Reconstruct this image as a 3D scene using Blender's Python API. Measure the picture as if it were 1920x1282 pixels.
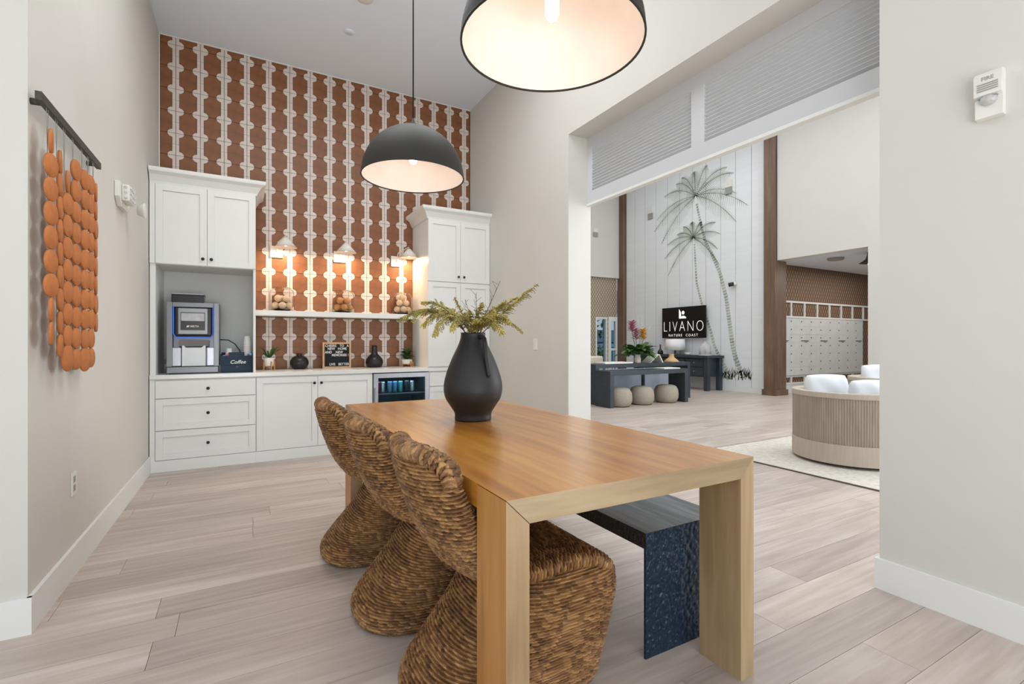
import bpy, bmesh, math, random
import numpy as np
from mathutils import Vector, Matrix
random.seed(7); rng = np.random.default_rng(7)
S = bpy.context.scene
for o in list(bpy.data.objects): bpy.data.objects.remove(o, do_unlink=True)
C = S.collection
PI = math.pi; R = math.radians

# ------------------------------------------------------------------ camera
YAW = 29.0; FPX = 915.4; EYE = 1.22
cd = bpy.data.cameras.new('camera'); cam = bpy.data.objects.new('camera', cd); C.objects.link(cam)
cam.location = (0, 0, EYE); cam.rotation_euler = (PI/2, 0, -R(YAW))
cd.sensor_width = 36; cd.lens = 36*FPX/1920; cd.clip_start = .05; cd.clip_end = 200
S.camera = cam
# ------------------------------------------------------------------ world, light, exposure
w = bpy.data.worlds.new('sky'); S.world = w; w.use_nodes = True
bg = w.node_tree.nodes['Background']
sky = w.node_tree.nodes.new('ShaderNodeTexSky'); sky.sky_type = 'HOSEK_WILKIE'
sky.sun_direction = (-.5, -.6, .62); sky.turbidity = 4
w.node_tree.links.new(sky.outputs[0], bg.inputs[0]); bg.inputs[1].default_value = 3.5

def area(name, loc, rot, sx, sy, power, col=(1, 1, 1)):
    l = bpy.data.lights.new(name, 'AREA'); l.shape = 'RECTANGLE'; l.size = sx; l.size_y = sy
    l.energy = power; l.color = col
    o = bpy.data.objects.new(name, l); C.objects.link(o); o.location = loc; o.rotation_euler = rot
    return o
# daylight by the glazing behind camera and at the lobby front, plus added fills
area('daylight_behind', (.1, -2.75, 2.0), (PI/2, 0, 0), 4.6, 3.4, 64, (.96, .985, 1))
area('fill_up_to_ceiling', (.1, -2.3, .5), (PI/2+R(64), 0, 0), 4.6, .9, 150, (.99, .99, 1))  # added uplight, tilted up to brighten the ceiling
area('fill_left', (-3.3, 0, 2.0), (PI/2, 0, -PI/2), 3.6, 3.2, 40, (.96, .985, 1))  # added fill from the left, for the right-hand walls
area('daylight_lobby', (6.8, -3.7, 2.9), (PI/2, 0, 0), 6.8, 5.0, 300, (.94, .975, 1))
area('fill_lobby_side', (10.5, .4, 2.8), (PI/2, 0, PI/2), 5.0, 4.6, 380, (.95, .98, 1))  # added fill through the opening, no window in this wall
sl = bpy.data.lights.new('sun', 'SUN'); sl.energy = 3.0; sl.angle = R(1); sl.color = (1, .96, .9)
so = bpy.data.objects.new('sun', sl); C.objects.link(so); so.rotation_euler = (R(22), 0, 0)
area('fill_lobby_above', (6.8, 6.0, 6.4), (0, 0, 0), 5.5, 8.5, 280, (.98, .99, 1))  # added overhead fill for the lobby, no fitting modelled
area('fill_dining_above', (1.0, 3.4, 4.36), (0, 0, 0), 2.4, 1.6, 62, (.98, .99, 1))  # added overhead fill for cabinets and floor, no such lamp hangs here
area('nook_ceiling_light', (13.0, 5.6, 3.0), (0, 0, 0), 3, 1.6, 60, (1, .96, .92))
S.view_settings.view_transform = 'Standard'; S.view_settings.look = 'None'
S.view_settings.gamma = 1; S.view_settings.use_curve_mapping = False
S.view_settings.exposure = -.2

# ------------------------------------------------------------------ materials
def lin(c): return tuple(((x/255)/12.92 if x/255 <= .04045 else ((x/255+.055)/1.055)**2.4) for x in c)
MATS = {}
def mat(name, col, rough=.5, metal=0., var=None, bump=None, emit=None, srgb=True, trans=0, ior=1.45, alpha=1, coat=0, stretch=(1, 1, 1), col2=None):
    """procedural principled material: noise-varied colour, optional noise bump"""
    m = bpy.data.materials.new(name); m.use_nodes = True; nt = m.node_tree; N = nt.nodes; L = nt.links
    p = N['Principled BSDF']; c = lin(col) if srgb else col
    p.inputs['Base Color'].default_value = (*c, 1); p.inputs['Roughness'].default_value = rough
    p.inputs['Metallic'].default_value = metal; p.inputs['IOR'].default_value = ior
    p.inputs['Transmission Weight'].default_value = trans; p.inputs['Alpha'].default_value = alpha
    p.inputs['Coat Weight'].default_value = coat
    if emit: p.inputs['Emission Color'].default_value = (*lin(emit[0]), 1); p.inputs['Emission Strength'].default_value = emit[1]
    if trans == 0:
        tc = N.new('ShaderNodeTexCoord'); mp = N.new('ShaderNodeMapping'); L.new(tc.outputs['Object'], mp.inputs[0])
        mp.inputs['Scale'].default_value = stretch
        sc, am = var or (6, .04)
        n = N.new('ShaderNodeTexNoise'); n.inputs['Scale'].default_value = sc; n.inputs['Detail'].default_value = 4
        L.new(mp.outputs[0], n.inputs['Vector'])
        r = N.new('ShaderNodeValToRGB'); c2 = lin(col2) if col2 else c
        r.color_ramp.elements[0].position = .3; r.color_ramp.elements[1].position = .7
        r.color_ramp.elements[0].color = (*[x*(1-am) for x in c], 1); r.color_ramp.elements[1].color = (*[min(1, x*(1+am)) for x in c2], 1)
        L.new(n.outputs[0], r.inputs[0]); L.new(r.outputs[0], p.inputs['Base Color'])
        if bump:
            n2 = N.new('ShaderNodeTexNoise'); n2.inputs['Scale'].default_value = bump[0]; n2.inputs['Detail'].default_value = 3
            L.new(mp.outputs[0], n2.inputs['Vector'])
            b = N.new('ShaderNodeBump'); b.inputs['Strength'].default_value = bump[1]; b.inputs['Distance'].default_value = .01
            L.new(n2.outputs[0], b.inputs['Height']); L.new(b.outputs[0], p.inputs['Normal'])
    MATS[name] = m; return m

def wood(name, cols, axis=1, rough=.35, scale=1., knots=False, coat=0., use_random=False):
    """grain running along local axis; cols dark, mid, light"""
    m = bpy.data.materials.new(name); m.use_nodes = True; nt = m.node_tree; N = nt.nodes; L = nt.links
    p = N['Principled BSDF']; p.inputs['Roughness'].default_value = rough; p.inputs['Coat Weight'].default_value = coat; p.inputs['Coat Roughness'].default_value = .22
    tc = N.new('ShaderNodeTexCoord'); src = tc.outputs['Object']
    oi = N.new('ShaderNodeObjectInfo')
    if use_random:
        cm = N.new('ShaderNodeVectorMath'); cm.operation = 'MULTIPLY_ADD'
        cb = N.new('ShaderNodeCombineXYZ'); 
        for i in range(3): L.new(oi.outputs['Random'], cb.inputs[i])
        L.new(cb.outputs[0], cm.inputs[0]); cm.inputs[1].default_value = (37, 53, 71); L.new(src, cm.inputs[2]); src = cm.outputs[0]
    def noise(st, sc, det, dist=0.):
        mp = N.new('ShaderNodeMapping'); L.new(src, mp.inputs[0]); mp.inputs['Scale'].default_value = st
        n = N.new('ShaderNodeTexNoise'); n.inputs['Scale'].default_value = sc; n.inputs['Detail'].default_value = det
        n.inputs['Distortion'].default_value = dist
        L.new(mp.outputs[0], n.inputs['Vector']); return n.outputs[0]
    st = [1, 1, 1]; st[axis] = .06; st2 = [1, 1, 1]; st2[axis] = .18
    a = noise(st, 40*scale, 5, .4); b = noise(st2, 7*scale, 3, .8)
    mx = N.new('ShaderNodeMix'); mx.data_type = 'FLOAT'; mx.inputs[0].default_value = .55
    L.new(a, mx.inputs[2]); L.new(b, mx.inputs[3])
    r = N.new('ShaderNodeValToRGB'); e = r.color_ramp.elements
    e[0].position = .33; e[1].position = .66
    e[0].color = (*lin(cols[0]), 1); e[1].color = (*lin(cols[2]), 1); k = e.new(.5); k.color = (*lin(cols[1]), 1)
    L.new(mx.outputs[0], r.inputs[0]); out = r.outputs[0]
    if knots:
        mp = N.new('ShaderNodeMapping'); L.new(src, mp.inputs[0]); s3 = [2.6, 2.6, 2.6]; s3[axis] = 1.1; mp.inputs['Scale'].default_value = s3
        v = N.new('ShaderNodeTexVoronoi'); v.inputs['Scale'].default_value = 1.6; L.new(mp.outputs[0], v.inputs['Vector'])
        r2 = N.new('ShaderNodeValToRGB'); r2.color_ramp.elements[0].position = .015; r2.color_ramp.elements[1].position = .085
        r2.color_ramp.elements[0].color = (.35, .25, .18, 1); r2.color_ramp.elements[1].color = (1, 1, 1, 1)
        L.new(v.outputs['Distance'], r2.inputs[0])
        mm = N.new('ShaderNodeMix'); mm.data_type = 'RGBA'; mm.blend_type = 'MULTIPLY'; mm.inputs[0].default_value = 1
        L.new(out, mm.inputs[6]); L.new(r2.outputs[0], mm.inputs[7]); out = mm.outputs[2]
    if use_random:
        mr = N.new('ShaderNodeMapRange'); L.new(oi.outputs['Random'], mr.inputs[0]); mr.inputs[3].default_value = .86; mr.inputs[4].default_value = 1.08
        mm = N.new('ShaderNodeMix'); mm.data_type = 'RGBA'; mm.blend_type = 'MULTIPLY'; mm.inputs[0].default_value = 1
        L.new(out, mm.inputs[6]); L.new(mr.outputs[0], mm.inputs[7]); out = mm.outputs[2]
    L.new(out, p.inputs['Base Color'])
    bp = N.new('ShaderNodeBump'); bp.inputs['Strength'].default_value = .12; bp.inputs['Distance'].default_value = .004
    L.new(a, bp.inputs['Height']); L.new(bp.outputs[0], p.inputs['Normal'])
    MATS[name] = m; return m

def diamond(name, c1, c2, c3, sx, sz, ax='X'):
    """wallpaper of shaded diamonds"""
    m = bpy.data.materials.new(name); m.use_nodes = True; nt = m.node_tree; N = nt.nodes; L = nt.links
    p = N['Principled BSDF']; p.inputs['Roughness'].default_value = .7
    tc = N.new('ShaderNodeTexCoord'); sp = N.new('ShaderNodeSeparateXYZ'); L.new(tc.outputs['Object'], sp.inputs[0])
    def mth(op, a, b=None):
        n = N.new('ShaderNodeMath'); n.operation = op
        for i, x in enumerate((a, b)):
            if x is None: continue
            if isinstance(x, (int, float)): n.inputs[i].default_value = x
            else: L.new(x, n.inputs[i])
        return n.outputs[0]
    u = mth('MULTIPLY', sp.outputs[ax], sx); z = mth('MULTIPLY', sp.outputs['Z'], sz)
    a = mth('FRACT', mth('ADD', u, z)); b = mth('FRACT', mth('SUBTRACT', u, z))
    g = mth('MULTIPLY', a, b)
    r = N.new('ShaderNodeValToRGB'); e = r.color_ramp.elements
    e[0].position = .02; e[1].position = .6; e[0].color = (*lin(c1), 1); e[1].color = (*lin(c3), 1); k = e.new(.22); k.color = (*lin(c2), 1)
    L.new(g, r.inputs[0]); L.new(r.outputs[0], p.inputs['Base Color'])
    MATS[name] = m; return m

def hammered(name, col, scale, strength, rough, metal):
    m = mat(name, col, rough, metal); nt = m.node_tree; N = nt.nodes; L = nt.links; p = N['Principled BSDF']
    tc = N.new('ShaderNodeTexCoord'); v = N.new('ShaderNodeTexVoronoi'); v.feature = 'SMOOTH_F1'; v.inputs['Scale'].default_value = scale
    L.new(tc.outputs['Object'], v.inputs['Vector'])
    b = N.new('ShaderNodeBump'); b.inputs['Strength'].default_value = strength; b.inputs['Distance'].default_value = .011; b.invert = True
    L.new(v.outputs['Distance'], b.inputs['Height']); L.new(b.outputs[0], p.inputs['Normal']); return m

def rattan(name):
    m = bpy.data.materials.new(name); m.use_nodes = True; nt = m.node_tree; N = nt.nodes; L = nt.links
    p = N['Principled BSDF']; p.inputs['Roughness'].default_value = .55
    uv = N.new('ShaderNodeUVMap'); fl = N.new('ShaderNodeVectorMath'); fl.operation = 'FLOOR'; L.new(uv.outputs[0], fl.inputs[0])
    wn = N.new('ShaderNodeTexWhiteNoise'); wn.noise_dimensions = '2D'; L.new(fl.outputs[0], wn.inputs[0])
    mp = N.new('ShaderNodeMapping'); L.new(uv.outputs[0], mp.inputs[0]); mp.inputs['Scale'].default_value = (.6, 6, 1)
    n = N.new('ShaderNodeTexNoise'); n.inputs['Scale'].default_value = 1.2; n.inputs['Detail'].default_value = 3; L.new(mp.outputs[0], n.inputs['Vector'])
    n2 = N.new('ShaderNodeTexNoise'); n2.inputs['Scale'].default_value = .13; L.new(uv.outputs[0], n2.inputs['Vector'])
    mx = N.new('ShaderNodeMix'); mx.data_type = 'FLOAT'; mx.inputs[0].default_value = .66; L.new(wn.outputs[0], mx.inputs[2]); L.new(n.outputs[0], mx.inputs[3])
    m2 = N.new('ShaderNodeMix'); m2.data_type = 'FLOAT'; m2.inputs[0].default_value = .3; L.new(mx.outputs[0], m2.inputs[2]); L.new(n2.outputs[0], m2.inputs[3])
    r = N.new('ShaderNodeValToRGB'); e = r.color_ramp.elements
    e[0].position = .25; e[1].position = .72; e[0].color = (*lin((54, 34, 18)), 1); e[1].color = (*lin((190, 146, 94)), 1)
    k = e.new(.46); k.color = (*lin((122, 84, 48)), 1)
    L.new(m2.outputs[0], r.inputs[0]); L.new(r.outputs[0], p.inputs['Base Color'])
    MATS[name] = m; return m

WALL = mat('wall_paint', (207, 205, 199), .85, var=(3, .012), bump=(180, .03))
WHITEP = mat('white_paint', (226, 227, 224), .45, var=(3, .01))
CEIL = mat('ceiling_paint', (230, 238, 248), .9, var=(3, .01), bump=(150, .03))
CAB = mat('cabinet_lacquer', (228, 229, 226), .38, var=(4, .01))
QUARTZ = mat('quartz_top', (230, 230, 227), .18, var=(30, .02))
LOUV = mat('louvre_paint', (200, 202, 205), .5, var=(3, .01))
GROUT = mat('dark_grout', (58, 42, 34), .9)
TERRA = mat('terracotta_glaze', (130, 84, 52), .42, var=(14, .16), bump=(60, .06))
TILEW = mat('tile_white', (216, 203, 194), .42, var=(30, .05))
FLOORW = wood('floor_oak', ((168, 154, 145), (189, 175, 166), (206, 194, 186)), 0, .42, .8, use_random=True)
FLOORFAR = wood('floor_oak_far', ((172, 158, 148), (188, 174, 164), (202, 190, 180)), 0, .4, .8)
FGAP = mat('floor_joint', (110, 92, 80), .9)
HONEY = wood('honey_oak', ((152, 90, 24), (186, 121, 38), (206, 147, 60)), 1, .3, .7, knots=True, coat=.6)
HONEYV = wood('honey_oak_leg', ((150, 98, 44), (178, 122, 60), (190, 136, 72)), 2, .4, .7)
DAYLITX = wood('honey_oak_daylit_across', ((136, 114, 86), (158, 136, 106), (176, 154, 122)), 0, .42, .8)  # same honey oak, with the pale cast of cool light painted in
DAYLITV = wood('honey_oak_daylit_upright', ((140, 114, 82), (162, 136, 102), (178, 154, 120)), 2, .42, .8)  # upright-grain version, cool light likewise painted into the honey oak
JOINT = mat('joint_dark', (38, 26, 18), .9)
RATTAN = rattan('woven_rattan')
KNOB = mat('knob_bronze', (52, 48, 46), .35, .6)
BLACKCER = mat('black_ceramic', (36, 36, 37), .5, var=(20, .12), bump=(40, .08))
BLACKGL = mat('black_glaze', (34, 30, 28), .28, var=(10, .1))
FERN = mat('fern_leaf', (158, 150, 66), .6, var=(9, .25), col2=(186, 168, 82))
STEM = mat('fern_stem', (88, 70, 48), .7)
SHADEO = mat('shade_black', (40, 38, 34), .6, .0, var=(5, .05))
SHADEI = mat('shade_inner', (240, 228, 220), .6)
CORD = mat('cord_black', (30, 30, 30), .6)
BULB = mat('bulb_lit', (255, 240, 220), .3, emit=((255, 240, 218), 5))
BRONZE = mat('shade_bronze', (70, 58, 50), .45, .3)
CLAY = mat('clay_disc', (180, 110, 58), .75, var=(25, .1), bump=(80, .05))
IRON = mat('dark_bar', (70, 68, 62), .55, .2, var=(30, .1))
STRING = mat('string_grey', (150, 145, 130), .8)
PLAST = mat('white_plastic', (222, 221, 214), .4)
PLASTD = mat('grey_slots', (150, 150, 144), .5)
CLEAR = mat('clear_lens', (240, 240, 240), .08, trans=.6)
GLASS = mat('clear_glass', (250, 250, 250), .02, trans=1, ior=1.07)
BALL = mat('pale_ball', (222, 196, 164), .8, var=(18, .12), bump=(60, .2))
BALLT = mat('tan_ball', (190, 138, 84), .8, var=(20, .25), bump=(50, .4))
SCON = mat('sconce_white', (226, 222, 214), .5)
SCONI = mat('sconce_gold', (214, 170, 110), .4, .4)
LEAF = mat('leaf_green', (70, 104, 46), .45, var=(12, .2))
LEAFD = mat('leaf_dark', (46, 82, 40), .4, var=(12, .2))
POTW = mat('pot_white', (232, 226, 216), .5)
STANDW = mat('stand_wood', (192, 134, 78), .5, var=(20, .15))
FRAMEW = mat('frame_wood', (204, 164, 124), .5, var=(20, .1))
FELT = mat('felt_black', (28, 32, 36), .9)
LETTER = mat('letter_white', (236, 236, 232), .5)
STEEL = mat('steel_brushed', (176, 178, 184), .3, .85, var=(60, .05), stretch=(1, 1, .1))
STEELD = mat('steel_dark', (128, 130, 134), .35, .7)
MBLACK = mat('machine_black', (34, 34, 36), .3)
MGREY = mat('machine_grey', (150, 152, 154), .35, .5)
MWHITE = mat('machine_white', (224, 226, 228), .3)
BLUELED = mat('blue_led', (60, 110, 200), .4, emit=((60, 120, 255), .5))
SCREEN = mat('screen_dark', (40, 40, 38), .25, emit=((60, 60, 56), .3))
SCREENP = mat('screen_photo', (150, 150, 152), .25, emit=((160, 160, 164), .45), var=(14, .3))
NAVY = mat('navy_card', (34, 52, 70), .6)
CUP = mat('paper_cup', (236, 236, 234), .6)
CARD = mat('card_white', (200, 204, 214), .6)
FINT = mat('fridge_liner', (40, 58, 70), .5)
FGLASS = mat('fridge_glass', (200, 220, 225), .03, trans=1, ior=1.15)
CAN1 = mat('can_blue', (90, 150, 190), .3, .5)
CAN2 = mat('can_teal', (80, 170, 180), .3, .5)
CAN3 = mat('can_red', (170, 60, 90), .3, .5)
CAN4 = mat('can_silver', (190, 200, 205), .25, .8)
HAMMER = hammered('hammered_navy', (30, 50, 70), 58, 1., .34, .4)
HAMMERE = hammered('hammered_edge', (52, 52, 48), 90, .9, .45, .3)
BENCHW = wood('bench_blackwash', ((60, 66, 70), (92, 98, 102), (124, 130, 132)), 1, .45, 1.)
SHIP = mat('shiplap_white', (224, 226, 228), .6, var=(5, .02), bump=(14, .12), stretch=(1, .15, 3))
GROOVE = mat('groove_grey', (168, 170, 172), .8)
COLW = wood('column_brown', ((94, 70, 56), (110, 84, 68), (124, 98, 82)), 2, .5, .7)
PAPERB = diamond('wallpaper_brown', (78, 58, 44), (120, 92, 70), (162, 134, 108), 10, 5.5)
PAPERT = diamond('wallpaper_taupe', (128, 112, 94), (164, 148, 126), (198, 186, 168), 10, 7)
MURAL = mat('mural_green', (140, 148, 134), .8, var=(3, .2), col2=(182, 186, 174))
DARKBL = mat('blackened_blue', (52, 60, 68), .45, var=(8, .15))
DARKIN = mat('blackened_inner', (32, 46, 58), .5)
POUF = mat('pouf_weave', (160, 152, 138), .9, var=(60, .12), bump=(90, .4))
SOFA = mat('sofa_blue_grey', (168, 178, 192), .9, bump=(120, .15))
BEIGE = mat('beige_linen', (204, 192, 174), .9, bump=(120, .15))
CUSH = mat('cushion_white', (222, 224, 228), .9, var=(5, .03), bump=(9, .25))
CORDW = mat('cord_taupe', (164, 152, 138), .8, var=(30, .12), stretch=(1, 1, .1))
BANDW = mat('band_taupe', (186, 174, 160), .7, var=(40, .06), stretch=(1, 1, .1))
RUG = mat('rug_cream', (206, 200, 190), 1, var=(26, .14), bump=(60, .6))
RUGE = mat('rug_edge', (96, 88, 80), 1)
MAILW = mat('mail_white', (214, 218, 216), .5)
MAILD = mat('mail_dot', (70, 70, 70), .5)
TVB = mat('tv_black', (6, 6, 8), .2)
TVE = mat('tv_white', (250, 250, 250), .4, emit=((255, 255, 255), .8))
PINK = mat('petal_mauve', (176, 112, 128), .6, var=(20, .2))
YEL = mat('petal_yellow', (214, 168, 62), .6, var=(20, .15))
TWIG = mat('twig_pale', (190, 184, 178), .8)
TANC = mat('tan_ceramic', (196, 158, 112), .6)
PAGE = mat('book_page', (222, 222, 208), .8)
OUTW = mat('far_stucco', (220, 222, 224), .9)
OUTD = mat('far_shadow', (120, 140, 150), .9)
RAIL = mat('rail_black', (36, 52, 62), .5)
LAMPSH = mat('lamp_shade_white', (232, 230, 228), .8)

# ------------------------------------------------------------------ mesh helpers
ORG = {}
class MB:
    def __init__(s): s.v = []; s.f = []; s.m = []; s.s = []
    def add(s, vs, fs, mi=0, sm=False):
        b = len(s.v); s.v += [tuple(v) for v in vs]
        for f in fs: s.f.append([b+i for i in f]); s.m.append(mi); s.s.append(sm)
        return s
    def box(s, x0, x1, y0, y1, z0, z1, mi=0):
        return s.add([(x0,y0,z0),(x1,y0,z0),(x1,y1,z0),(x0,y1,z0),(x0,y0,z1),(x1,y0,z1),(x1,y1,z1),(x0,y1,z1)],
                     [(0,3,2,1),(4,5,6,7),(0,1,5,4),(1,2,6,5),(2,3,7,6),(3,0,4,7)], mi)
    def prism(s, poly, axis, d0, d1, mi=0, sm=False):
        """poly of 2-D points extruded along axis: 'x' poly=(y,z), 'y' poly=(x,z), 'z' poly=(x,y)"""
        n = len(poly); P = {'x': lambda p, d: (d, p[0], p[1]), 'y': lambda p, d: (p[0], d, p[1]), 'z': lambda p, d: (p[0], p[1], d)}[axis]
        vs = [P(p, d0) for p in poly]+[P(p, d1) for p in poly]
        fs = [tuple(range(n))[::-1], tuple(range(n, 2*n))]+[(i, (i+1) % n, n+(i+1) % n, n+i) for i in range(n)]
        return s.add(vs, fs, mi, sm)
    def lathe(s, prof, n=24, c=(0,0,0), mi=0, sm=True, caps=True):
        vs = []; fs = []; m = len(prof)
        for r, z in prof:
            for i in range(n):
                a = 2*PI*i/n; vs.append((c[0]+r*math.cos(a), c[1]+r*math.sin(a), c[2]+z))
        for j in range(m-1):
            for i in range(n):
                k = (i+1) % n; fs.append((j*n+i, j*n+k, (j+1)*n+k, (j+1)*n+i))
        s.add(vs, fs, mi, sm)
        if caps and prof[0][0] > 1e-5: s.add(vs[:n], [tuple(range(n))[::-1]], mi)
        if caps and prof[-1][0] > 1e-5: s.add(vs[-n:], [tuple(range(n))], mi)
        return s
    def tube(s, pts, rad, n=8, mi=0, caps=True):
        pts = [Vector(p) for p in pts]; m = len(pts)
        rad = [rad]*m if isinstance(rad, (int, float)) else rad
        vs = []; fs = []; nrm = None
        for i in range(m):
            t = (pts[min(i+1, m-1)]-pts[max(i-1, 0)]).normalized()
            if nrm is None:
                nrm = t.cross(Vector((0, 0, 1)) if abs(t.z) < .9 else Vector((1, 0, 0))).normalized()
            else: nrm = (nrm-t*nrm.dot(t)).normalized()
            b = t.cross(nrm)
            for k in range(n):
                a = 2*PI*k/n; vs.append(tuple(pts[i]+(nrm*math.cos(a)+b*math.sin(a))*rad[i]))
        for i in range(m-1):
            for k in range(n):
                l = (k+1) % n; fs.append((i*n+k, i*n+l, (i+1)*n+l, (i+1)*n+k))
        s.add(vs, fs, mi, True)
        if caps: s.add(vs[:n], [tuple(range(n))[::-1]], mi); s.add(vs[-n:], [tuple(range(n))], mi)
        return s
    def ball(s, c, r, n=12, mi=0, sq=(1, 1, 1)):
        m = n//2; vs = []; fs = []
        for j in range(m+1):
            t = PI*j/m
            for i in range(n):
                a = 2*PI*i/n; vs.append((c[0]+r*sq[0]*math.sin(t)*math.cos(a), c[1]+r*sq[1]*math.sin(t)*math.sin(a), c[2]-r*sq[2]*math.cos(t)))
        for j in range(m):
            for i in range(n):
                k = (i+1) % n; fs.append((j*n+i, j*n+k, (j+1)*n+k, (j+1)*n+i))
        return s.add(vs, fs, mi, True)
    def build(s, name, mats, parent=None, kind=None, bevel=0, seg=2, smooth=None):
        if not isinstance(mats, (list, tuple)): mats = [mats]
        o0 = Vector((0, 0, 0))
        p = parent
        while p is not None: o0 = o0+Vector(p.location); p = p.parent
        me = bpy.data.meshes.new(name)
        me.from_pydata([tuple(Vector(v)-o0) for v in s.v], [], s.f)
        for m in mats: me.materials.append(m)
        me.polygons.foreach_set('material_index', s.m); me.polygons.foreach_set('use_smooth', s.s)
        bm = bmesh.new(); bm.from_mesh(me)
        bmesh.ops.remove_doubles(bm, verts=bm.verts, dist=1e-6)
        bmesh.ops.recalc_face_normals(bm, faces=bm.faces)
        if bevel:
            ed = [e for e in bm.edges if len(e.link_faces) == 2 and e.calc_face_angle(0) > R(40)]
            bmesh.ops.bevel(bm, geom=ed, offset=bevel, segments=seg, affect='EDGES', profile=.7, clamp_overlap=True)
        bm.to_mesh(me); bm.free(); me.update()
        o = bpy.data.objects.new(name, me); C.objects.link(o)
        if parent: o.parent = parent
        if kind: o['kind'] = kind
        return o
def thing(name, label, cat, loc=(0,0,0), group=None):
    o = bpy.data.objects.new(name, None); C.objects.link(o); o.location = loc; o.empty_display_size = .1
    o['label'] = label; o['category'] = cat
    if group: o['group'] = group
    return o
def tag(o, label, cat, group=None, kind=None):
    o['label'] = label; o['category'] = cat
    if group: o['group'] = group
    if kind: o['kind'] = kind
    return o
def origin(o, p):
    """move a top-level mesh's origin to p, leaving it where it stands"""
    o.data.transform(Matrix.Translation(-Vector(p))); o.location = p; return o
def struct(name, mb, m, parent=None, bevel=0):
    return mb.build(name, m, parent, kind=None if parent else 'structure', bevel=bevel)
def dup(root, loc, rotz=None, label=None, group=None, scale=None):
    r = root.copy(); C.objects.link(r); r.location = loc
    if rotz is not None: r.rotation_euler = (0, 0, rotz)
    if scale: r.scale = (scale,)*3
    if label: r['label'] = label
    if group: r['group'] = group
    for ch in list(root.children):
        c = ch.copy(); C.objects.link(c); c.parent = r
        for g in list(ch.children):
            d = g.copy(); C.objects.link(d); d.parent = c
    return r
def text(body, size, loc, rot, m, parent, name='lettering', ext=.0008, align='CENTER', shear=0, spacing=1, bold=0, sx=1):
    cu = bpy.data.curves.new('t', 'FONT'); cu.body = body; cu.size = size; cu.extrude = ext; cu.align_x = align; cu.align_y = 'CENTER'
    cu.shear = shear; cu.space_character = spacing; cu.offset = bold; cu.resolution_u = 3
    to = bpy.data.objects.new('t', cu); C.objects.link(to); bpy.context.view_layer.update()
    me = bpy.data.meshes.new_from_object(to.evaluated_get(bpy.context.evaluated_depsgraph_get()))
    bpy.data.objects.remove(to, do_unlink=True); bpy.data.curves.remove(cu)
    o0 = Vector((0, 0, 0)); p = parent
    while p is not None: o0 = o0+Vector(p.location); p = p.parent
    from mathutils import Euler
    M = Matrix.Translation(Vector(loc)-o0) @ Euler(rot).to_matrix().to_4x4() @ Matrix.Diagonal((sx, 1, 1, 1))
    me.transform(M); me.materials.clear(); me.materials.append(m); me.name = name
    o = bpy.data.objects.new(name, me); C.objects.link(o); o.parent = parent; return o
FACE_S = (PI/2, 0, 0)          # on a surface that faces -Y
FACE_W = (PI/2, 0, -PI/2)      # on a surface that faces -X

# ------------------------------------------------------------------ room shell
XL, XR, YB, ZC, TH = -.755, 2.77, 6.20, 4.42, .27
YJ, YN = 3.87, 1.235           # far jamb and near end of the wide opening
ZO = 3.23                      # head of the opening
XW, ZL = 10.70, 6.5            # lobby feature wall, lobby ceiling
YE = 12.1                      # lobby end wall
def q(x0, y0, x1, y1, z0, z1, t):   # a wall slab from (x0,y0) to (x1,y1), thickness t to its left
    d = Vector((x1-x0, y1-y0)).normalized(); n = Vector((-d.y, d.x))*t
    return MB().prism([(x0, y0), (x1, y1), (x1+n.x, y1+n.y), (x0+n.x, y0+n.y)], 'z', z0, z1)
XL0 = -.782                    # the left wall's outer corner, near the camera
YL0 = 2.77
struct('wall_left', q(XL0, YL0, -.745, YB+.1, 0, ZC, .2), WALL)
struct('wall_left_return', MB().box(-3.6, XL0, YL0, YL0+.2, 0, ZC), WALL)
wb = struct('wall_back', MB().box(XL-.2, XR, YB, YB+.2, 0, ZC), GROUT)
struct('wall_right', MB().box(XR, XR+TH, YJ, YB+.2, 0, ZC), WALL); struct('wall_right_near', MB().box(XR, XR+TH, -3, YN, 0, ZC), WALL); struct('wall_right_header', MB().box(XR, XR+TH, YN, YJ, ZO, ZC), WALL)
ww = MB()   # wall behind the camera with a wide window opening, and the side glazing wall
ww.box(-3.6, XR+TH, -3.1, -2.9, 0, .25); ww.box(-3.6, XR+TH, -3.1, -2.9, 3.75, ZC); ww.box(-3.6, -2.3, -3.1, -2.9, .25, 3.75); ww.box(2.5, XR+TH, -3.1, -2.9, .25, 3.75)
struct('wall_behind', ww, WALL)
ws = MB(); ws.box(-3.6, -3.4, -3, YL0, 0, .4); ws.box(-3.6, -3.4, -3, YL0, 3.7, ZC); ws.box(-3.6, -3.4, -3, -1.9, .4, 3.7); ws.box(-3.6, -3.4, 1.9, YL0, .4, 3.7)
struct('wall_far_left', ws, WALL)
struct('ceiling', MB().box(-3.6, XR+TH, -3.1, YB+.2, ZC, ZC+.2), CEIL)
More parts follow.
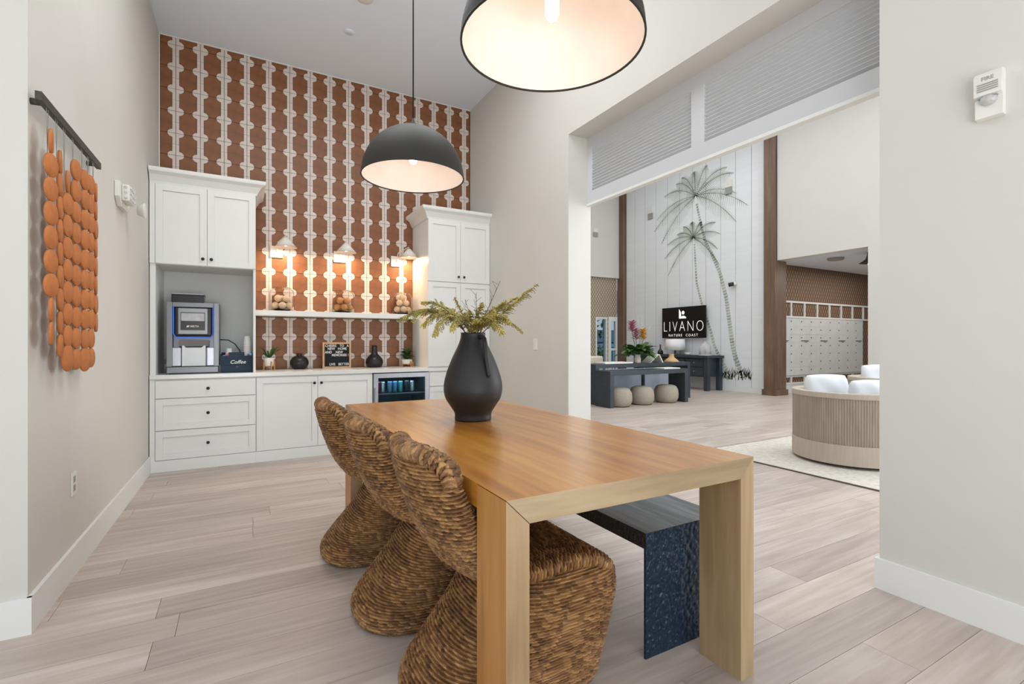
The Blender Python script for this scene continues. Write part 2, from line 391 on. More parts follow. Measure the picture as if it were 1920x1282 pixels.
# floor: boards near the camera, one slab further off
flo = MB().box(-3.6, 17, -4.2, YE+.3, -.2, -.006)
floor = struct('floor', flo, FGAP)
PX0, PX1, PY1 = -3.4, 6.4, 6.245
bmf = MB(); bmf.box(PX1, 17, -4.2, YE+.3, -.006, 0); bmf.box(-3.6, PX1, PY1, YE+.3, -.006, 0); bmf.box(-3.6, PX1, -4.2, -.155, -.006, 0); bmf.box(-3.6, PX0, -.155, PY1, -.006, 0)
bmf.build('floor_further_boards', FLOORFAR, floor)
row = 0; y = -.155
while y < PY1-.01:
    x = PX0; first = True
    while x < PX1-.05:
        ln = random.uniform(1.3, 2.3) if not first else random.uniform(.5, 2.1); first = False
        x1 = min(PX1, x+ln)
        if PX1-x1 < .4: x1 = PX1
        pb = MB().box(-(x1-x)/2+.0009, (x1-x)/2-.0009, -.1+.0009, .1-.0009, -.006, 0)
        me_o = pb.build('plank', FLOORW, None); me_o.parent = floor; me_o.location = ((x+x1)/2, y+.1, 0)
        x = x1
    y += .2; row += 1
# baseboards
bb = q(XL0, YL0-.016, -.745+.002, YB, 0, .155, -.016); struct('baseboard_left', bb, WHITEP)
struct('baseboard_left_return', MB().box(-3.4, XL0+.016, YL0-.016, YL0, 0, .155), WHITEP)
b = MB().box(XR-.016, XR, -2.9, YN+.016, 0, .15); b.box(XR, XR+TH, YN, YN+.016, 0, .15)
struct('baseboard_right', b, WHITEP)
b = MB().box(XR-.016, XR, YJ-.016, YB-.62, 0, .15); b.box(XR, XR+TH, YJ-.016, YJ, 0, .15)
struct('baseboard_right_far', b, WHITEP)

# ------------------------------------------------------------------ tiled back wall: each tile a part
TW, THH = .2187, .2314; TX0 = -.602; TY = YB; TD = .009
def tile_polys(W, H):
    s, k, g, e = .145*W, .042, .0021, .0018
    arc = [(s+k*math.cos(t), k*math.sin(t)) for t in [PI/2*i/5 for i in range(6)]]   # (s+k,0) .. (s,k)
    white = [(g, g), (s+k-e, g)]+[(s+(k-e)*math.cos(t), (k-e)*math.sin(t)) for t in [PI/2*i/5 for i in range(1, 5)]]+[(s+.004, k-e), (s-e, k-e), (s-e, H/2-.0012), (g, H/2-.0012)]
    bq = [(s+k+e, g)]+[(s+(k+e)*math.cos(t), (k+e)*math.sin(t)) for t in [PI/2*i/5 for i in range(1, 5)]]+[(s+e, k+e)]
    fx = lambda P: [(W-x, z) for x, z in P][::-1]
    fz = lambda P: [(x, H-z) for x, z in P][::-1]
    brown = bq[::-1]; brown = bq[::-1]+fx(bq)[::-1]
    # assemble ccw: bottom-left arc (going right), bottom-right, top-right, top-left
    bl = bq[::-1]; br = [(W-x, z) for x, z in bq]; tr = [(W-x, H-z) for x, z in bq[::-1]]; tl = [(x, H-z) for x, z in bq]
    brown = bl+br+tr+tl
    return brown, [white, fx(white), fz(white), fx(fz(white))]
def tile_mesh(x0=0, x1=TW, z0=0, z1=THH):
    mb = MB(); br, wh = tile_polys(TW, THH)
    mb.prism(br, 'y', 0, -TD, 0)
    for p in wh: mb.prism(p, 'y', 0, -TD, 1)
    me = bpy.data.meshes.new('tile'); me.from_pydata(mb.v, [], mb.f)
    me.materials.append(TERRA); me.materials.append(TILEW); me.polygons.foreach_set('material_index', mb.m)
    bm = bmesh.new(); bm.from_mesh(me); bmesh.ops.recalc_face_normals(bm, faces=bm.faces)
    for co, no, do in (((x0, 0, 0), (-1, 0, 0), x0 > 0), ((x1, 0, 0), (1, 0, 0), x1 < TW), ((0, 0, z0), (0, 0, -1), z0 > 0), ((0, 0, z1), (0, 0, 1), z1 < THH)):
        if do: bmesh.ops.bisect_plane(bm, geom=bm.verts[:]+bm.edges[:]+bm.faces[:], plane_co=co, plane_no=no, clear_outer=True)
    bm.to_mesh(me); bm.free(); return me
TM = {}
def put_tile(x, z, x0=0, x1=TW, z0=0, z1=THH):
    key = tuple(round(v, 3) for v in (x0, x1, z0, z1))
    if key not in TM: TM[key] = tile_mesh(x0, x1, z0, z1)
    o = bpy.data.objects.new('tile', TM[key]); C.objects.link(o); o.parent = wb; o.location = (x, TY, z)
for (ztop, zlo, zhi) in ((4.335, 1.57, ZC-.012), (1.279, .915, 1.50)):
    for j in range(-2, 14):
        z = ztop-j*THH
        if z >= zhi-.005 or z+THH <= zlo+.005: continue
        for i in range(-1, 16):
            x = TX0+i*TW
            xa = max(0, -.735-x); xb = min(TW, 2.758-x); za = max(0, zlo-z); zb = min(THH, zhi-z)
            if xb-xa < .01: continue
            zc = z+THH/2
            if zc < 2.7 and (x+TW < .12 or x > 1.96): continue   # behind the cabinets
            put_tile(x, z, xa, xb, za, zb)
struct('trim_1', MB().box(-.745, XR, YB-.014, YB, ZC-.011, ZC), WHITEP)
struct('trim_2', MB().box(-.748, -.738, YB-.014, YB, 2.84, ZC-.011), WHITEP)

# ------------------------------------------------------------------ louvred header in the opening
lv = MB(); XV = XR+TH
LZ0, LZ1, LI0, LI1 = 2.585, ZO, 2.70, 3.13
lv.box(XV-.045, XV, YN, YJ, LZ0, LI0); lv.box(XV-.045, XV, YN, YJ, LI1, LZ1)
YM = 2.53
for y0, y1 in ((YJ-.075, YJ), (YM-.06, YM+.06), (YN, YN+.06)): lv.box(XV-.045, XV, y0, y1, LI0, LI1)
lp = struct('trim_3', lv, LOUV)
tagl = MB().box(XV-.05, XV+.005, YN, YJ, LZ0-.022, LZ0).build('bottom_bead', WHITEP, lp)
ns = 15
for (y0, y1) in ((YM+.06, YJ-.075), (YN+.06, YM-.06)):
    for i in range(ns):
        z = LI0+(i+.5)*(LI1-LI0)/ns; hh = (LI1-LI0)/ns*.50
        MB().prism([(XV-.044, z+hh-.004), (XV-.042, z+hh), (XV-.006, z-hh), (XV-.008, z-hh-.004)], 'y', y0, y1).build('slat', LOUV, lp)

# ------------------------------------------------------------------ cabinet run
YC = 5.60
def shaker(name, x0, x1, z0, z1, parent, knob=None, st=.058, flat=False):
    yf = YC-.021; m = MB()
    x0 += .0015; x1 -= .0015; z0 += .0015; z1 -= .0015
    if flat: m.box(x0, x1, yf, YC-.001, z0, z1)
    else:
        m.box(x0, x0+st, yf, YC-.001, z0, z1); m.box(x1-st, x1, yf, YC-.001, z0, z1)
        m.box(x0+st, x1-st, yf, YC-.001, z0, z0+st); m.box(x0+st, x1-st, yf, YC-.001, z1-st, z1)
        m.box(x0+st, x1-st, yf+.011, YC-.001, z0+st, z1-st)
    d = m.build(name, CAB, parent, bevel=.0012, seg=1)
    if knob:
        kx, kz = knob; k = MB(); k.lathe([(.006, 0), (.006, .012), (.0135, .016), (.015, .021), (.012, .026), (0, .028)], 14)
        k.v = [(kx+a, yf-c, kz+b_) for a, b_, c in k.v]; k.build('knob', KNOB, d)
    return d
X1, X2, X3, X4 = .127, .716, 1.295, 1.951
def plinth(x0, x1, p): MB().box(x0, x1, YC-.024, YC+.03, 0, .108).build('plinth', CAB, p, bevel=.002, seg=1)
t = thing('drawer_cabinet', 'white base cabinet of three drawers under the coffee machine', 'cabinet', ((XL+X1)/2, 5.9, 0))
MB().box(-.745, X1, YC, YB-.01, .1, .87).build('body', CAB, t); plinth(-.745, X1, t)
MB().box(-.745, -.705, YC-.018, YC, .108, .868).build('filler_strip', CAB, t)
xm = -.282
for z0, z1 in ((.69, .855), (.39, .684), (.112, .384)):
    shaker('drawer', -.703, X1, z0, z1, t, (xm, (z0+z1)/2), flat=(z1 > .8))
t = thing('base_cabinet', 'white two-door base cabinet between the drawers and the drinks cooler', 'cabinet', ((X1+X3)/2, 5.9, 0))
MB().box(X1, X3, YC, YB-.01, .1, .87).build('body', CAB, t); plinth(X1, X3, t)
shaker('door', X1+.006, X2, .112, .855, t, (X2-.035, .785)); shaker('door', X2, X3, .112, .855, t, (X2+.035, .785))
t = thing('tall_cabinet', 'tall white crowned cabinet standing at the right end of the counter', 'cabinet', ((X4+XR)/2, 5.9, 0))
MB().box(X4, XR-.002, YC, YB-.013, .9115, 2.71).build('body', CAB, t)
xm = 2.368
shaker('door', X4, xm, 1.952, 2.70, t, (xm-.032, 2.018)); shaker('door', xm, XR-.002, 1.952, 2.70, t, (xm+.04, 2.018))
shaker('door', X4, xm, .925, 1.946, t); shaker('door', xm, XR-.002, .925, 1.946, t)
def crown(x0, x1, t, left=True, right=True):
    prof = [(0, 0), (.012, 0), (.018, .02), (.05, .075), (.085, .10), (.09, .115), (.09, .135), (0, .135)]
    z0 = 2.70; m = MB(); n = len(prof); vs = []
    xl = lambda d: x0-d if left else x0
    xr_ = lambda d: x1+d if right else x1
    rings = [[(xl(d), YB-.012, z0+z) for d, z in prof], [(xl(d), YC-d, z0+z) for d, z in prof], [(xr_(d), YC-d, z0+z) for d, z in prof], [(xr_(d), YB-.012, z0+z) for d, z in prof]]
    for r_ in rings: vs += r_
    fs = [(j*n+i, j*n+(i+1) % n, (j+1)*n+(i+1) % n, (j+1)*n+i) for j in range(3) for i in range(n-1)]
    fs.append((n-1, 2*n-1, 3*n-1, 4*n-1))
    m.add(vs, fs); m.build('crown_moulding', CAB, t)
crown(X4, XR-.002, t, True, False)
t = thing('drawer_cabinet', 'narrow white drawer base beside the drinks cooler, partly behind the black vase', 'cabinet', ((X4+XR)/2, 5.9, 0))
MB().box(X4+.01, XR-.002, YC, YB-.013, .1, .87).build('body', CAB, t); plinth(X4+.01, XR-.002, t)
for z0, z1 in ((.69, .858), (.39, .684), (.112, .384)): shaker('drawer', X4+.012, XR-.002, z0, z1, t, (2.36, (z0+z1)/2), flat=(z1 > .8))
t = thing('hutch_cabinet', 'white crowned wall cabinet above the coffee machine niche', 'cabinet', ((XL+X1)/2, 5.9, .911))
MB().box(-.745, X1, YC, YB-.01, 1.952, 2.71).build('body', CAB, t)
m = MB(); m.box(X1-.022, X1, YC, YB-.01, .911, 1.952); m.build('side_panel', CAB, t)
m = MB(); m.box(-.745, -.70, YC, YB-.01, .911, 1.952); m.build('side_panel', CAB, t)
MB().box(-.70, X1-.022, YB-.03, YB-.012, .911, 1.952).build('niche_back', WHITEP, t)
shaker('door', -.703, -.29, 1.956, 2.70, t, (-.325, 2.02)); shaker('door', -.29, X1-.002, 1.956, 2.70, t, (-.255, 2.02))
MB().box(-.745, -.704, YC-.018, YC, 1.956, 2.70).build('filler_strip', CAB, t)
crown(-.745, X1, t, False, True)
wt = MB().box(-.745, XR, YC-.03, YB-.011, .871, .911).build('worktop', QUARTZ, bevel=.003)
origin(wt, (1, 5.9, .871)); tag(wt, 'white polished worktop running along the whole cabinet wall', 'worktop')
sh = MB().box(X1+.001, X4-.001, YB-.26, YB-.001, 1.508, 1.566).build('floating_shelf', CAB, bevel=.003)
origin(sh, (1, YB, 1.508)); tag(sh, 'long white floating shelf on the tiles holding three glass jars', 'shelf')

# drinks cooler
t = thing('beverage_cooler', 'stainless under-counter drinks cooler with a glass door', 'refrigerator', (1.62, 5.9, 0))
m = MB(); a, b_, z0, z1 = X3+.006, X4+.004, .10, .862
m.box(a, a+.03, YC+.01, YB-.02, z0, z1); m.box(b_-.03, b_, YC+.01, YB-.02, z0, z1); m.box(a+.03, b_-.03, YB-.05, YB-.02, z0, z1)
m.box(a+.03, b_-.03, YC+.01, YB-.05, z1-.03, z1); m.box(a+.03, b_-.03, YC+.01, YB-.05, z0, z0+.05)
m.build('liner', FINT, t)
MB().box(a, b_, YC-.02, YC+.03, 0, .098).build('plinth', STEELD, t)
for z in (.62, .36):
    s_ = MB()
    for i in range(14): x = a+.04+i*(b_-a-.08)/13; s_.tube([(x, YC+.04, z), (x, YB-.06, z)], .0025, 5)
    s_.box(a+.03, b_-.03, YC+.035, YC+.043, z-.006, z+.006); s_.build('wire_shelf', STEELD, t)
fr = MB(); w_ = .052; y0, y1 = YC-.045, YC+.005
for P in ([(a, z0), (b_, z0), (b_-w_, z0+w_), (a+w_, z0+w_)], [(b_, z0), (b_, z1), (b_-w_, z1-w_), (b_-w_, z0+w_)], [(b_, z1), (a, z1), (a+w_, z1-w_), (b_-w_, z1-w_)], [(a, z1), (a, z0), (a+w_, z0+w_), (a+w_, z1-w_)]):
    fr.prism(P, 'y', y0, y1)
dr = fr.build('door_frame', STEEL, t, bevel=.002, seg=1)
MB().box(a+w_-.005, b_-w_+.005, YC-.03, YC-.022, z0+w_-.005, z1-w_+.005).build('glass_pane', FGLASS, dr)
MB().tube([(a+.016, YC-.052, .2), (a+.016, YC-.075, .22), (a+.016, YC-.075, .68), (a+.016, YC-.052, .70)], .008, 8).build('handle', STEEL, dr)
l = bpy.data.lights.new('cooler_led', 'AREA'); l.shape = 'RECTANGLE'; l.size = .45; l.size_y = .08; l.energy = 1.0; l.color = (.75, .9, 1)
lo = bpy.data.objects.new('cooler_led', l); C.objects.link(lo); lo.location = (1.62, YC+.12, .825)
cans = [(1.39, .626, CAN3, 'slim red and silver can'), (1.44, .626, CAN4, 'slim silver can'), (1.53, .626, CAN1, 'blue can'), (1.595, .626, CAN1, 'blue can with bright rim'), (1.66, .626, CAN2, 'teal can'), (1.735, .626, FINT, 'dark bottle-green can'), (1.80, .626, CAN4, 'frosted silver can'),
        (1.385, .366, CAN1, 'blue can'), (1.45, .366, CAN4, 'silver can'), (1.535, .366, CAN1, 'pale blue can'), (1.60, .366, CAN4, 'silver can'), (1.73, .366, CAN2, 'teal can'), (1.80, .366, CAN4, 'silver can')]
pos_w = ['first', 'second', 'third', 'fourth', 'fifth', 'sixth', 'seventh']
cnt = {}
for x, z, mm, nm in cans:
    k = cnt.get(z, 0); cnt[z] = k+1
    root = thing('drink_can', f'{nm} in the cooler, {pos_w[k]} from the left on the {"upper" if z > .5 else "lower"} rack', 'can', (x, YC+.12+random.uniform(0, .03), z), 'cans in the drinks cooler')
    m = MB(); m.lathe([(.02, 0), (.028, .006), (.029, .012), (.029, .115), (.025, .128)], 16); m.v = [(p[0]+root.location.x, p[1]+root.location.y, p[2]+z) for p in m.v]; m.build('can_body', mm, root)
    m = MB(); m.lathe([(.0252, .1282), (.0255, .131), (.023, .130), (0, .1295)], 16); m.v = [(p[0]+root.location.x, p[1]+root.location.y, p[2]+z) for p in m.v]; m.build('lid', CAN4, root)

# ------------------------------------------------------------------ coffee machine niche
ZT = .911
t = thing('coffee_machine', 'black and steel bean-to-cup coffee machine with a touch screen', 'coffee machine', (-.40, 5.85, ZT))
mx0, mx1, my0 = -.625, -.195, 5.66
zt = lambda v: ZT+(699-v)/(699-564.7)*(1.61-ZT)     # scale of the machine's front
m = MB(); m.box(mx0, mx0+.045, my0, 6.1, ZT+.07, 1.605); m.box(mx1-.045, mx1, my0, 6.1, ZT+.07, 1.605); m.box(mx0+.045, mx1-.045, my0+.02, 6.1, 1.56, 1.605); m.box(mx0+.045, mx1-.045, my0+.10, 6.1, ZT+.07, 1.56)
m.build('housing', STEELD, t, bevel=.004)
MB().box(mx0+.055, mx1-.055, my0+.03, my0+.10, 1.275, 1.565).build('front_panel', MBLACK, t, bevel=.03, seg=4)
bz = MB().box(-.535, -.29, my0+.008, my0+.03, 1.295, 1.55).build('screen_bezel', MGREY, t, bevel=.012, seg=3)
MB().box(-.513, -.312, my0+.004, my0+.0078, 1.335, 1.508).build('screen', SCREEN, bz)
MB().box(-.508, -.318, my0+.002, my0+.0038, 1.425, 1.50).build('screen_picture', SCREENP, bz)
text('NECTA', .022, (-.40, my0+.003, 1.372), FACE_S, LETTER, bz, 'screen_wordmark', ext=.0005, bold=.0004)
m = MB(); m.prism([(-.467, 1.364), (-.447, 1.364), (-.440, 1.380), (-.460, 1.380)], 'y', my0+.0035, my0+.0025); m.build('screen_emblem', LETTER, bz)
m = MB(); m.tube([(mx0+.052, my0+.028, 1.56), (mx0+.052, my0+.028, 1.30), (mx0+.075, my0+.028, 1.262), (mx1-.075, my0+.028, 1.262), (mx1-.052, my0+.028, 1.30), (mx1-.052, my0+.028, 1.56)], .0055, 6); m.build('light_strip', BLUELED, t)
m = MB(); m.prism([(my0+.02, 1.235), (my0+.10, 1.235), (my0+.10, 1.16), (my0+.05, 1.18)], 'x', -.53, -.28); m.build('spout_head', MGREY, t, bevel=.004)
for xa, xb in ((-.595, -.515), (-.30, -.225)): MB().box(xa, xb, my0+.06, my0+.099, .985, 1.165).build('side_cover', STEEL, t, bevel=.004)
m = MB(); m.prism([(-.505, .985), (-.31, .985), (-.31, 1.185), (-.325, 1.185), (-.345, 1.165), (-.475, 1.165), (-.49, 1.185), (-.505, 1.185)], 'y', my0+.04, my0+.099); m.build('grounds_drawer', MWHITE, t, bevel=.003)
m = MB(); m.box(mx0+.005, mx1-.005, my0-.03, my0+.12, ZT+.012, ZT+.068); m.build('drip_tray', STEELD, t, bevel=.004)
m = MB(); m.box(mx0+.02, mx1-.02, my0-.01, 6.08, ZT, ZT+.03); m.build('foot_plinth', MBLACK, t)
m = MB(); m.box(-.595, -.33, 5.74, 6.0, 1.606, 1.685); hp = m.build('bean_hopper', MBLACK, t, bevel=.012, seg=3)
m = MB(); m.box(-.60, -.325, 5.735, 6.005, 1.685, 1.70); m.build('lid', MGREY, hp, bevel=.006)
MB().prism([(mx0-.004, 1.0), (mx0-.03, 1.01), (mx0-.03, 1.05), (mx0-.004, 1.06)], 'y', 5.75, 5.79).build('side_tap', MBLACK, t)
pc = MB().tube([(-.195, 5.95, 1.245), (-.12, 5.95, 1.24), (-.06, 5.96, 1.20), (-.015, 5.97, 1.13), (0, 6.0, 1.0), (0, 6.02, .925)], .005, 8).build('power_cable', CORD)
origin(pc, (-.195, 5.95, 1.245)); tag(pc, 'black power cable arching from the coffee machine to the cups', 'cable')
t = thing('coffee_caddy', 'navy coffee condiment box with white Coffee lettering beside the machine', 'box', (-.04, 5.82, ZT))
bx0, bx1, by0, by1 = -.183, .099, 5.70, 5.92
m = MB(); m.box(bx0, bx1, by0, by0+.006, ZT, ZT+.17); m.box(bx0, bx1, by1-.006, by1, ZT, ZT+.20); m.box(bx0, bx0+.006, by0+.006, by1-.006, ZT, ZT+.19); m.box(bx1-.006, bx1, by0+.006, by1-.006, ZT, ZT+.19); m.box(bx0+.006, bx1-.006, by0+.006, by1-.006, ZT, ZT+.05)
m.box(bx0+.07, bx0+.21, by0-.002, by0+.006, ZT+.15, ZT+.205)
m.build('tray', NAVY, t)
m = MB(); m.box(bx0+.003, bx1-.003, by0-.008, by0-.0005, ZT+.008, ZT+.068); dd = m.build('pull_drawer', NAVY, t, bevel=.002)
m = MB(); m.prism([(-.055, ZT+.066), (-.015, ZT+.066), (-.035, ZT+.046)], 'y', by0-.0095, by0-.0085); m.build('pull_notch', MBLACK, dd)
text('Coffee', .052, (-.032, by0-.004, ZT+.105), FACE_S, LETTER, t, 'coffee_lettering', shear=.3, bold=.0006)
for i, (dx, mm) in enumerate(((.02, CAN1), (.045, CAN3), (.055, YEL), (.075, LEAF), (.235, PINK), (.26, CAN1))):
    s_ = MB().box(bx0+dx, bx0+dx+.022, by0+.02+.01*i, by0+.024+.01*i, ZT+.052, ZT+.175+.01*(i % 3)).build('sachet', mm)
    origin(s_, (bx0+dx, by0+.02+.01*i, ZT+.052)); tag(s_, ['blue sachet at the left corner of the coffee caddy', 'red sachet in front of the short cup stack', 'yellow sachet in the coffee caddy', 'green sachet in the middle of the coffee caddy', 'pink sachet near the tall cup stack', 'blue sachet at the right corner of the coffee caddy'][i], 'sachet', 'sachets in the coffee caddy')
ORDN = 'first second third fourth fifth sixth seventh eighth ninth tenth eleventh twelfth'.split()
def cup_stack(x, y, z, n, r, nm):
    for i in range(n):
        m = MB(); m.lathe([(r*.98, 0), (r*1.03, .003), (r*.99, .007), (r*.72, .085), (r*.7, .088), (0, .088)], 20, (x, y, z+i*.021), caps=False)
        o = m.build('paper_cup', CUP); origin(o, (x, y, z+i*.021)); tag(o, f'white paper cup upside down, {ORDN[i]} from the bottom of the {nm}', 'cup', nm)
cup_stack(-.112, 5.80, ZT+.0505, 6, .036, 'short stack of paper cups'); cup_stack(.052, 5.80, ZT+.0505, 12, .036, 'tall stack of paper cups')

# ------------------------------------------------------------------ sconces
for i, (xp, xs) in enumerate(((.352, .435), (1.037, 1.085), (1.73, 1.848))):
    zc = 2.248
    t = thing('wall_sconce', ['white cone wall light on the tiles above the first jar, nearest the wall cabinet', 'white cone wall light on the tiles, middle of the three', 'white cone wall light nearest the tall cabinet'][i], 'wall lamp', (xp, YB-TD, zc), 'cone wall lights above the shelf')
    MB().box(xp-.066, xp+.066, YB-TD-.022, YB-TD, zc-.066, zc+.066).build('backplate', SCON, t, bevel=.003)
    yy = YB-.19
    MB().tube([(xp, YB-TD-.02, zc), (xp, YB-.06, zc+.01), (xp+.01, YB-.085, zc+.10), (xs, yy, zc+.165), (xs, yy, zc+.13)], .006, 8).build('arm', SCON, t)
    sd = MB(); sd.lathe([(.012, .145), (.022, .14), (.118, .03), (.114, .03), (.02, .134), (.01, .138)], 28, (xs, yy, zc)); sd.build('shade', SCON, t)
    sd = MB(); sd.lathe([(.1135, .0295), (.1195, .0295), (.1195, .0335), (.1135, .0335), (.1135, .0295)], 28, (xs, yy, zc), caps=False); sd.build('shade_rim', SCONI, t)
    MB().ball((xs, yy, zc+.065), .022, 12).build('bulb', BULB, t)
    l = bpy.data.lights.new('sconce_glow', 'AREA'); l.shape = 'DISK'; l.size = .2; l.energy = 7; l.color = (1, .68, .40)
    lo = bpy.data.objects.new('sconce_glow', l); C.objects.link(lo); lo.location = (xs, yy, zc+.028)

# ------------------------------------------------------------------ jars on the shelf
ZS = 1.566
for i, (x, r_, h, mm, nm) in enumerate(((.40, .132, .27, BALL, 'pale'), (1.06, .132, .27, BALLT, 'tan'), (1.775, .135, .27, BALL, 'cream'))):
    y = YB-.135; r_ = min(r_, .126)
    t = thing('glass_jar', f'clear glass lidded jar of {nm} balls on the shelf, ' + ('beside the wall cabinet' if i == 0 else 'middle one' if i == 1 else 'beside the tall cabinet'), 'jar', (x, y, ZS), 'glass jars on the shelf')
    m = MB(); m.lathe([(0, 0), (r_*.93, 0), (r_, .012), (r_, h*.72), (r_*.93, h*.86), (r_*.72, h*.93), (r_*.68, h*.95), (r_*.66, h*.945), (r_*.70, h*.92), (r_*.90, h*.85), (r_*.965, h*.715), (r_*.965, .02), (0, .012)], 32, (x, y, ZS)); m.build('jar_body', GLASS, t)
    m = MB(); m.lathe([(r_*.76, h*.953), (r_*.76, h*.97), (r_*.5, h*1.0), (.02, h*1.03), (.012, h*1.05), (.022, h*1.10), (.018, h*1.13), (0, h*1.14)], 28, (x, y, ZS)); m.build('lid', GLASS, t)
    br = .040; BPOS = ['at the bottom left', 'at the bottom front', 'at the bottom right', 'at the bottom rear', 'in the second layer, left,', 'in the second layer, right,', 'in the second layer, rear,', 'on top']
    for k, (dx, dy, dz) in enumerate(((-.067, -.02, 0), (.0, -.07, 0), (.067, -.02, 0), (.0, .057, 0), (-.042, -.035, .081), (.042, -.035, .081), (.0, .036, .081), (.0, -.01, .151))):
        if i == 0 and k == 7: continue
        if i == 1 and k == 7: continue
        o = MB().ball((0, 0, 0), br, 16).build('decor_ball', mm)
        o.location = (x+dx, y+dy, ZS+.0205+br+dz)
        tag(o, f'{nm} ball {BPOS[k]} of the ' + ('jar beside the wall cabinet' if i == 0 else 'middle glass jar' if i == 1 else 'jar beside the tall cabinet'), 'ball', f'{nm} balls in the ' + ['first', 'middle', 'last'][i]+' jar')

# ------------------------------------------------------------------ things on the worktop
YT = 6.06
def leafblade(m, p0, p1, wd, droop=.02, mi=0, n=5):
    p0 = Vector(p0); p1 = Vector(p1); d = p1-p0; side = d.cross(Vector((0, 0, 1)))
    side = side.normalized() if side.length > 1e-5 else Vector((1, 0, 0))
    up = side.cross(d).normalized(); vs = []; fs = []
    for i in range(n+1):
        t_ = i/n; c = p0+d*t_-Vector((0, 0, droop*(2*t_-1)**2 if t_ > .5 else 0)); w2 = wd*math.sin(PI*min(1, t_*.9+.06))**.8
        vs += [tuple(c-side*w2+up*w2*.35), tuple(c), tuple(c+side*w2+up*w2*.35)]
    for i in range(n):
        a_ = i*3; fs += [(a_, a_+1, a_+4, a_+3), (a_+1, a_+2, a_+5, a_+4)]
    m.add(vs, fs, mi, True)
# slim-leaved plant
t = thing('potted_plant', 'small arching green plant in a white pot on a wooden stand, beside the coffee niche', 'plant', (.27, YT, ZT), 'potted plants on the worktop')
px, py = .27, YT
m = MB(); m.lathe([(0, .04), (.042, .04), (.05, .05), (.052, .135), (.046, .135), (.044, .125), (0, .12)], 24, (px, py, ZT)); m.build('pot', POTW, t)
m = MB()
for dx, dy in ((-.053, -.02), (.053, -.02), (-.02, .053), (.02, -.056)):
    m.box(px+dx-.006, px+dx+.006, py+dy-.006, py+dy+.006, ZT, ZT+.095)
m.box(px-.053, px+.053, py-.006, py+.006, ZT+.028, ZT+.038); m.box(px-.006, px+.006, py-.053, py+.053, ZT+.028, ZT+.038)
m.build('stand', STANDW, t)
for k in range(13):
    a = k*2.4; ln = random.uniform(.08, .135); m = MB()
    leafblade(m, (px+.01*math.cos(a), py+.01*math.sin(a), ZT+.13), (px+ln*math.cos(a), py+.6*ln*math.sin(a)-.02, ZT+.13+random.uniform(.05, .17)), .016, .035); m.build('leaf', LEAF, t)
# bushy plant
px, py = 1.835, YT
t = thing('potted_plant', 'bushy dark green plant in a low pot on a wooden stand, beside the tall cabinet', 'plant', (px, py, ZT), 'potted plants on the worktop')
m = MB(); m.lathe([(0, .03), (.06, .03), (.066, .04), (.068, .09), (.06, .09), (0, .082)], 24, (px, py, ZT)); m.build('pot', POTW, t)
m = MB()
for dx, dy in ((-.07, -.02), (.07, -.02), (-.03, .07), (.03, -.072)): m.box(px+dx-.008, px+dx+.008, py+dy-.008, py+dy+.008, ZT, ZT+.065)
m.box(px-.07, px+.07, py-.01, py+.01, ZT+.018, ZT+.029); m.box(px-.01, px+.01, py-.07, py+.07, ZT+.018, ZT+.029); m.build('stand', STANDW, t)
for k in range(26):
    a = k*2.4; rr = random.uniform(.02, .07); ln = random.uniform(.05, .08); z = ZT+.10+random.uniform(0, .12); m = MB()
    leafblade(m, (px+rr*.4*math.cos(a), py+rr*.4*math.sin(a), z-.02), (px+(rr+ln)*.8*math.cos(a), py+(rr+ln)*.8*math.sin(a), z+random.uniform(0, .05)), .026, .02); m.build('leaf', LEAFD, t)
m = MB().lathe([(0, 0), (.058, 0), (.085, .02), (.1, .06), (.098, .095), (.08, .13), (.05, .15), (.03, .155), (.028, .172), (.034, .180), (.026, .180), (.022, .16), (0, .15)], 32, (.58, YT, ZT))
o = m.build('round_vase', BLACKGL); origin(o, (.58, YT, ZT)); tag(o, 'squat round black vase on the worktop beside the letter board', 'vase')
m = MB().lathe([(0, 0), (.075, 0), (.095, .02), (.104, .06), (.098, .10), (.07, .135), (.04, .165), (.033, .20), (.033, .268), (.027, .268), (.027, .2), (0, .15)], 32, (1.428, YT, ZT))
o = m.build('bottle_vase', BLACKGL); origin(o, (1.428, YT, ZT)); tag(o, 'black long-necked vase on the worktop right of the letter board', 'vase')
m = MB().box(-.042, .042, -.001, .001, 0, .20); o = m.build('card', CARD); o.location = (1.495, YB-TD-.012, ZT); o.rotation_euler = (R(-4), 0, 0); tag(o, 'small pale card leaning on the tiles behind the long-necked vase', 'card')
